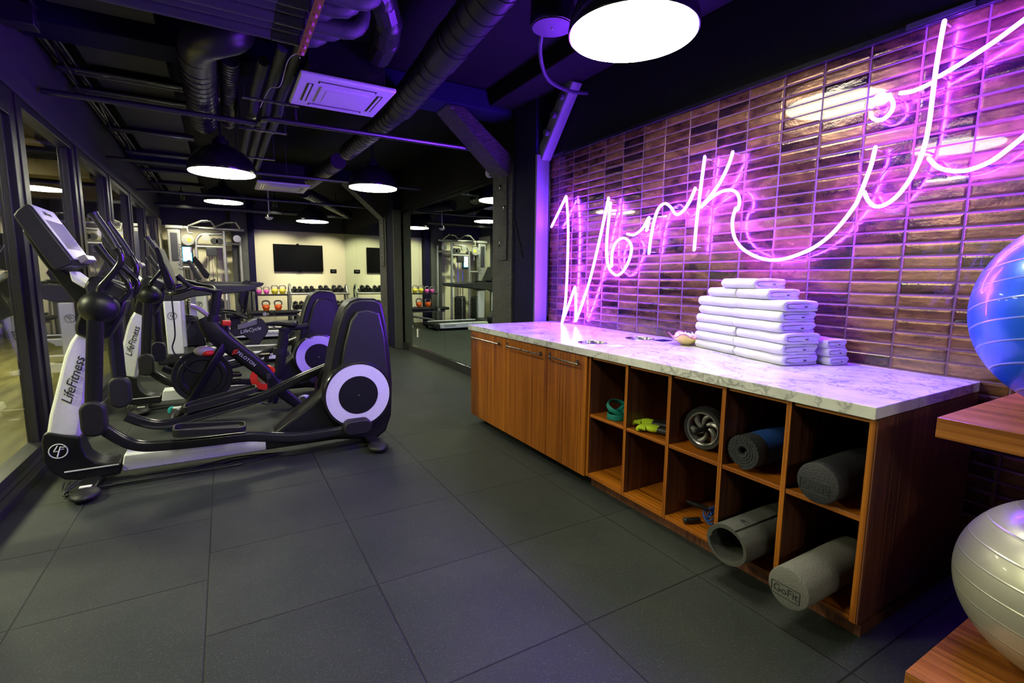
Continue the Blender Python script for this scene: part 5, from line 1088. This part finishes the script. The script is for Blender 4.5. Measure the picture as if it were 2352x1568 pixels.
MB().prism([(-0.50, 0.60), (-0.40, 0.58), (-0.40, 1.02), (-0.46, 1.04)], Yr - 0.05, Yr + 0.05).build('mast', 'silver', t, bevel=0.01)
MB().prism(U([(443, 598), (449, 588), (483, 630), (478, 640), (470, 638)]), Yr - 0.20, Yr + 0.20).build('console', 'blackg', t, bevel=0.012)
MB().tube(spline([(-0.2, Yr - 0.28, 1.10), (-0.33, Yr - 0.22, 1.08), (-0.42, Yr, 1.06), (-0.33, Yr + 0.22, 1.08), (-0.2, Yr + 0.28, 1.10)], 5), 0.018, 10).build('handlebar', 'blackg', t)
MB().prism(U([(553, 705), (546, 690), (550, 665), (556, 648), (566, 640), (572, 652), (562, 690), (560, 712)]), Yr - 0.19, Yr + 0.19).build('back_pad', 'rubber', t, bevel=0.03, seg=3)
MB().tube(spline([Vector((q[0], Yr, q[1])) for q in U([(572, 645), (566, 690), (560, 718), (540, 728)])], 4), 0.022, 10).build('back_frame', 'black', t)
z_ = atY(Yr, 530, 726).z; MB().box(0.0, 0.30, Yr - 0.20, Yr + 0.20, z_ - 0.02, z_ + 0.05).build('seat', 'rubber', t, bevel=0.025, seg=3); MB().box(0.05, 0.20, Yr - 0.09, Yr + 0.09, 0.30, z_ - 0.02).build('seat_carriage', 'black', t, bevel=0.01)
for s in (-1, 1): MB().tube([(0.28, Yr + s * 0.24, z_ - 0.02), (0.10, Yr + s * 0.27, z_ + 0.07), (-0.05, Yr + s * 0.27, z_ + 0.09)], 0.02, 10).build('side_grip', 'black', t)

# ================================================================== BACK OF THE GYM
# cable machine
t = thing('cable_machine', (-0.3, 12.65, 0), 'large champagne grey cable machine with twin weight stacks and pull up bar', 'cable machine')
def bar(nm, pts, r, mat='frame', n=14): return MB().tube(pts, r, n).build(nm, mat, t)
tw = MB().box(-0.95, -0.72, 12.42, 12.56, 0.03, 2.20).build('tower', 'frame', t, bevel=0.02, seg=3)
MB().box(-0.90, -0.78, 12.405, 12.42, 1.55, 2.12).build('window', 'darksteel', tw, bevel=0.004)
text('lettering', 'LifeFitness', 0.13, 'darkprint', tw, (-0.755, 12.417, 1.62), (0, 0, 1), (-1, 0, 0), 0.3, 0.001)
MB().box(-0.98, -0.66, 12.38, 12.60, 2.20, 2.27).build('tower_cap', 'frame', t, bevel=0.02, seg=3)
bar('upright', [(-0.47, 12.5, 0.03), (-0.47, 12.5, 1.90)] + [(-0.47 + 0.16 * (1 - cos(a)), 12.5, 1.90 + 0.22 * sin(a)) for a in (0.4, 0.8, 1.2, 1.57)] + [(0.02, 12.5, 2.14)], 0.032)
bar('upright', [(0.06, 12.5, 0.03), (0.05, 12.5, 2.20)], 0.035); bar('upright', [(0.36, 12.75, 0.03), (0.36, 12.75, 2.10)], 0.028)
bar('cross_member', [(-0.46, 12.5, 1.86), (0.05, 12.5, 1.86)], 0.026); bar('cross_member', [(0.08, 12.5, 1.95), (0.36, 12.70, 1.95)], 0.032)
bar('top_beam', [(-0.66, 12.48, 2.24), (0.44, 12.48, 2.24)], 0.034); bar('cross_member', [(-0.75, 12.5, 1.42), (-0.47, 12.5, 1.42)], 0.022); bar('cross_member', [(-0.75, 12.5, 0.55), (-0.47, 12.5, 0.55)], 0.022)
for x in (-0.35, 0.10):
    bar('pull_up_bar', [(x - 0.22, 12.40, 2.27), (x + 0.02, 12.15, 2.36), (x + 0.18, 12.12, 2.37), (x + 0.26, 12.36, 2.26)], 0.020)
    bar('grip', [(x + 0.02, 12.15, 2.36), (x + 0.14, 12.13, 2.37)], 0.027, 'steel')
bar('low_grip', [(-0.60, 12.4, 2.22), (-0.58, 12.34, 2.12), (-0.50, 12.34, 2.12)], 0.017)
for x in (-0.28, 0.30): MB().cyl((x, 12.43, 2.05), (x, 12.47, 2.05), 0.075, n=28).build('pulley', 'frame', t)
for x in (-0.13, -0.03): MB().cyl((x, 12.47, 1.98), (x, 12.50, 1.98), 0.07, n=28).build('pulley', 'rubber', t)
pc = MB().cyl((-0.60, 12.36, 1.98), (-0.60, 12.40, 1.98), 0.115, n=36).build('cable_drum', 'frame', t, bevel=0.006); MB().cyl((-0.575, 12.352, 1.98), (-0.575, 12.358, 1.98), 0.042, n=28).build('drum_badge', 'yellow', pc)
bar('handle', [(-0.55, 12.36, 1.84), (-0.55, 12.36, 1.72)], 0.014, 'steel')
MB().box(-0.29, -0.09, 12.44, 12.52, 1.66, 1.84).build('pulley_block', 'graphite', t, bevel=0.01)
for x in (-0.26, -0.12): MB().cyl((x, 12.48, 0.08), (x, 12.48, 1.66), 0.012, n=10).build('guide_rod', 'chrome', t)
MB().cyl((-0.19, 12.47, 0.8), (-0.19, 12.47, 1.66), 0.004, n=6).build('steel_cable', 'blackg', t)
def stack(x0, x1, z1):
    m = MB(); n = 16
    for i in range(n): m.box(x0, x1, 12.40, 12.52, 0.10 + (z1 - 0.10) * i / n, 0.10 + (z1 - 0.10) * (i + 0.86) / n)
    s = m.build('weight_stack', 'black', t, bevel=0.002); q = MB()
    for i in range(n): q.box((x0 + x1) / 2 - 0.055, (x0 + x1) / 2 - 0.025, 12.397, 12.3995, 0.115 + (z1 - 0.10) * i / n, 0.125 + (z1 - 0.10) * i / n)
    q.build('number_label', 'white', s); MB().box(x0 + 0.02, x1 - 0.02, 12.41, 12.51, z1 + 0.001, z1 + 0.03).build('top_plate', 'graphite', s)
stack(-0.32, -0.02, 0.72); stack(-0.71, -0.52, 0.72)
MB().box(0.02, 0.045, 12.462, 12.466, 0.72, 1.0).build('instruction_label', 'white', t)
for y in (12.3, 12.85): MB().box(-0.97, 0.42, y - 0.03, y + 0.03, 0.0, 0.05).build('base', 'frame', t, bevel=0.01)
for x in (-0.95, -0.45, 0.06, 0.36): MB().box(x - 0.025, x + 0.025, 12.33, 12.82, 0.005, 0.045).build('base_rail', 'frame', t, bevel=0.008)
for x, nm_ in ((-0.62, 'black strap handle hanging from the left side of the cable machine rack'), (-0.54, 'black rope attachment hanging beside the strap handle'), (-0.67, 'short black bar attachment hanging farthest left')):
    q = thing('cable_attachment', (x, 12.40, 1.1), nm_, 'cable attachment', 'attachments on the cable machine rack')
    MB().tube([(x, 12.42, 1.38), (x + 0.01, 12.40, 1.15), (x + 0.03, 12.40, 0.98)], 0.018, 10).build('strap', 'rubber', q); MB().cyl((x - 0.02, 12.40, 0.97), (x + 0.06, 12.40, 0.97), 0.018, n=12).build('grip', 'rubber', q)
q = thing('wall_monitor', (-0.64, 13.1, 1.7), 'small bright lit monitor behind the cable machine', 'monitor')
a_ = atY(13.1, 418, 566); b_ = atY(13.1, 442, 600)
fr_ = MB().box(a_.x - 0.015, b_.x + 0.02, 13.10, 13.15, b_.z - 0.03, a_.z + 0.02).build('housing', 'blackg', q, bevel=0.004); MB().box(a_.x, b_.x + 0.005, 13.094, 13.0995, b_.z - 0.01, a_.z).build('screen_rim', 'monitorblue', q); MB().box(a_.x + 0.012, b_.x - 0.008, 13.090, 13.0935, b_.z + 0.003, a_.z - 0.010).build('screen', 'monitor', q); MB().box(a_.x + 0.08, b_.x - 0.08, 13.15, BY, 1.60, 1.70).build('bracket', 'blackg', q)
# wall television, wall controls, outlet
t = thing('television', (1.6, BY - 0.05, 1.7), 'large black wall television on the cream back wall', 'television')
MB().box(1.055, 2.170, BY - 0.085, BY - 0.045, 1.375, 2.010).build('housing', 'tvblack', t, bevel=0.006); MB().box(1.07, 2.155, BY - 0.0875, BY - 0.0855, 1.395, 1.998).build('screen', 'tvblack', t); MB().box(1.4, 1.85, BY - 0.044, BY - 0.002, 1.5, 1.85).build('wall_mount', 'blackg', t); MB().box(1.59, 1.65, BY - 0.09, BY - 0.05, 1.355, 1.374).build('sensor', 'tvblack', t, bevel=0.004); MB().ball((1.60, BY - 0.07, 2.02), (0.035, 0.03, 0.02), 14, 8).build('camera', 'blackg', t)
t = thing('wall_control', (2.42, BY - 0.02, 1.39), 'small dark control panel on the wall right of the television', 'control panel')
MB().box(2.345, 2.495, BY - 0.026, BY - 0.001, 1.345, 1.435).build('housing', 'tvblack', t, bevel=0.004); MB().box(2.375, 2.465, BY - 0.0275, BY - 0.0262, 1.372, 1.418).build('display', 'graphite', t)
t = thing('wall_outlet', (0.875, BY, 0.42), 'white power outlet under the kettlebell shelves', 'outlet')
MB().box(0.84, 0.91, BY - 0.008, BY - 0.001, 0.365, 0.48).build('plate', 'acwhite', t, bevel=0.002); MB().box(0.862, 0.888, BY - 0.0095, BY - 0.0082, 0.43, 0.465).box(0.862, 0.888, BY - 0.0095, BY - 0.0082, 0.38, 0.415).build('socket', 'graphite', t)
t = thing('light_switch', (WX, 8.4, 0.45), 'white switch plate on the mirror edge beside the far column', 'switch')
MB().box(WX - 0.018, WX - 0.0125, 7.68, 7.75, 0.28, 0.42).build('plate', 'acwhite', t, bevel=0.002)

# kettlebell rack
Yk = 12.4
t = thing('kettlebell_rack', (0.92, Yk, 0), 'pale metal rack of two black shelves holding kettlebells', 'rack')
for x in (0.555, 1.275):
    m = MB().tube([(x, Yk - 0.22, 0.02), (x, Yk - 0.10, 0.90)], 0.022, 4).tube([(x, Yk - 0.25, 0.022), (x, Yk + 0.25, 0.022)], 0.022, 4).tube([(x, Yk + 0.2, 0.02), (x, Yk + 0.16, 0.90)], 0.022, 4); m.build('side_frame', 'frame', t, smooth=20)
for z, d in ((0.845, 0.02), (0.475, 0.0)):
    MB().box(0.58, 1.25, Yk - 0.20 + d, Yk + 0.16, z - 0.03, z).build('shelf', 'rubber', t, bevel=0.004)
def kettle(x, y, z, mat, label, s=1.0, group='kettlebells on the rack'):
    q = thing('kettlebell', (0, 0, 0), label, 'kettlebell', group)
    MB().lathe([(0.0, 0.0), (0.042, 0.0), (0.052, 0.02), (0.068, 0.055), (0.072, 0.085), (0.062, 0.108), (0.04, 0.12), (0.0, 0.124)], (0, 0, 0), 28).build('body', mat, q, smooth=60)
    MB().tube(spline([(-0.045, 0, 0.10), (-0.068, 0, 0.135), (-0.055, 0, 0.180), (-0.02, 0, 0.196), (0.02, 0, 0.196), (0.055, 0, 0.180), (0.068, 0, 0.135), (0.045, 0, 0.10)], 4), 0.0145, 12).build('handle', 'castgrey', q)
    text('weight_number', '15', 0.035, 'paper', q, (0, -0.0705, 0.07), (1, 0, 0), (0, 0, 1)); q.location = (x, y, z); q.scale = (s,) * 3; return q
kettle(0.665, Yk - 0.02, 0.8455, 'pink', 'pink kettlebell at the left end of the top shelf', 0.85); kettle(0.815, Yk - 0.02, 0.8455, 'pink', 'pink kettlebell next to the yellow ones', 0.85)
kettle(0.985, Yk - 0.02, 0.8455, 'yellow', 'yellow kettlebell next to the pink ones'); kettle(1.145, Yk - 0.02, 0.8455, 'yellow', 'yellow kettlebell at the right end of the top shelf')
kettle(0.79, Yk - 0.02, 0.4755, 'orange', 'orange kettlebell on the lower shelf, left', 1.12); kettle(1.04, Yk - 0.02, 0.4755, 'orange', 'orange kettlebell on the lower shelf, right', 1.12)
# dumbbell rack
t = thing('dumbbell_rack', (1.95, 12.5, 0), 'pale metal dumbbell rack with three tilted shelves in the corner', 'rack')
for x in (1.32, 2.60):
    MB().tube(spline([(x, 12.78, 0.95), (x, 12.62, 1.06), (x, 12.50, 0.90), (x, 12.42, 0.55), (x, 12.28, 0.30), (x, 12.22, 0.03)], 4), 0.025, 12).build('side_frame', 'frame', t); MB().tube([(x, 12.78, 0.025), (x, 12.78, 0.97)], 0.025, 12).tube([(x, 12.15, 0.025), (x, 12.80, 0.025)], 0.025, 12).build('side_frame', 'frame', t)
tops = [(0.90, 12.52), (0.52, 12.42), (0.19, 12.34)]
for z, y in tops:
    vs = []
    MB().prism([(y - 0.17, z - 0.035), (y + 0.17, z + 0.045), (y + 0.17, z + 0.06), (y - 0.17, z - 0.02)], 1.345, 2.575, ax=0).build('shelf', 'rubber', t, bevel=0.003)
    MB().cyl((1.30, y - 0.198, z - 0.050), (2.62, y - 0.198, z - 0.050), 0.026, n=14).build('front_rail', 'frame', t)
def dumbbell(label):
    q = thing('dumbbell', (0, 0, 0), label, 'dumbbell', 'black hex dumbbells on the rack'); T_ = Matrix.Rotation(atan_, 3, 'X')
    for s in (-1, 1):
        m = MB(); hexa = [(0.058 * cos(pi / 6 + pi / 3 * i), 0.058 * sin(pi / 6 + pi / 3 * i)) for i in range(6)]; vs = []
        for yy, k in ((0.062, 0.8), (0.07, 1), (0.13, 1), (0.14, 0.78)): vs += [T_ @ Vector((p[0] * k, s * yy, p[1] * k + 0.052)) for p in hexa]
        m.add(vs, [(j * 6 + i, j * 6 + (i + 1) % 6, (j + 1) * 6 + (i + 1) % 6, (j + 1) * 6 + i) for j in range(3) for i in range(6)] + [tuple(range(6)), tuple(range(18, 24))]).build('head', 'black', q, smooth=0)
    MB().cyl(T_ @ Vector((0, -0.065, 0.052)), T_ @ Vector((0, 0.065, 0.052)), 0.016, n=12).build('handle', 'steel', q); return q
atan_ = math.atan2(0.08, 0.34)
rowx = [[1.42, 1.535, 1.68, 1.80, 2.00, 2.125, 2.31, 2.445], [1.42, 1.55, 1.72, 1.86, 2.06, 2.20, 2.37, 2.49], [1.43, 1.60, 1.80, 1.97, 2.20, 2.42]]
scl = [[0.75, 0.75, 0.85, 0.85, 0.95, 0.95, 1.0, 1.0], [1.05] * 8, [1.2] * 6]; on = ['first', 'second', 'third', 'fourth', 'fifth', 'sixth', 'seventh', 'eighth']; proto = None
for r_, (z, y) in enumerate(tops):
    for i, x in enumerate(rowx[r_]):
        lab = 'black hex dumbbell, %s from the left on the %s shelf' % (on[i], ['top', 'middle', 'bottom'][r_])
        if proto is None: proto = q = dumbbell(lab)
        else: q = dup(proto, label=lab)
        q.location = (x, y, z + 0.022); q.scale = (scl[r_][i],) * 3
# workout bench
t = thing('workout_bench', (0.95, 11.95, 0), 'flat adjustable workout bench with black pads in front of the racks', 'bench')
zb = 0.43
for x0, x1 in ((0.42, 0.78), (0.80, 0.90), (0.91, 1.42)): MB().box(x0, x1, 11.80, 12.08, zb, zb + 0.07).build('pad', 'rubber', t, bevel=0.025, seg=3)
MB().tube([(0.5, 11.94, 0.40), (1.38, 11.94, 0.40)], 0.028, 4).build('beam', 'frame', t, smooth=20); MB().tube([(1.38, 11.94, 0.40), (1.45, 11.94, 0.06)], 0.03, 4).tube([(0.50, 11.94, 0.06), (0.95, 11.94, 0.20), (1.42, 11.94, 0.28)], 0.026, 4).tube([(0.62, 11.94, 0.40), (0.55, 11.94, 0.08)], 0.024, 4).build('leg', 'frame', t, smooth=20)
for x in (0.5, 1.45): MB().box(x - 0.03, x + 0.03, 11.72, 12.16, 0.0, 0.06).build('foot', 'frame', t, bevel=0.01)
MB().cyl((0.72, 11.78, 0.44), (0.72, 11.79, 0.44), 0.04, n=20).build('adjustment_plate', 'frame', t)
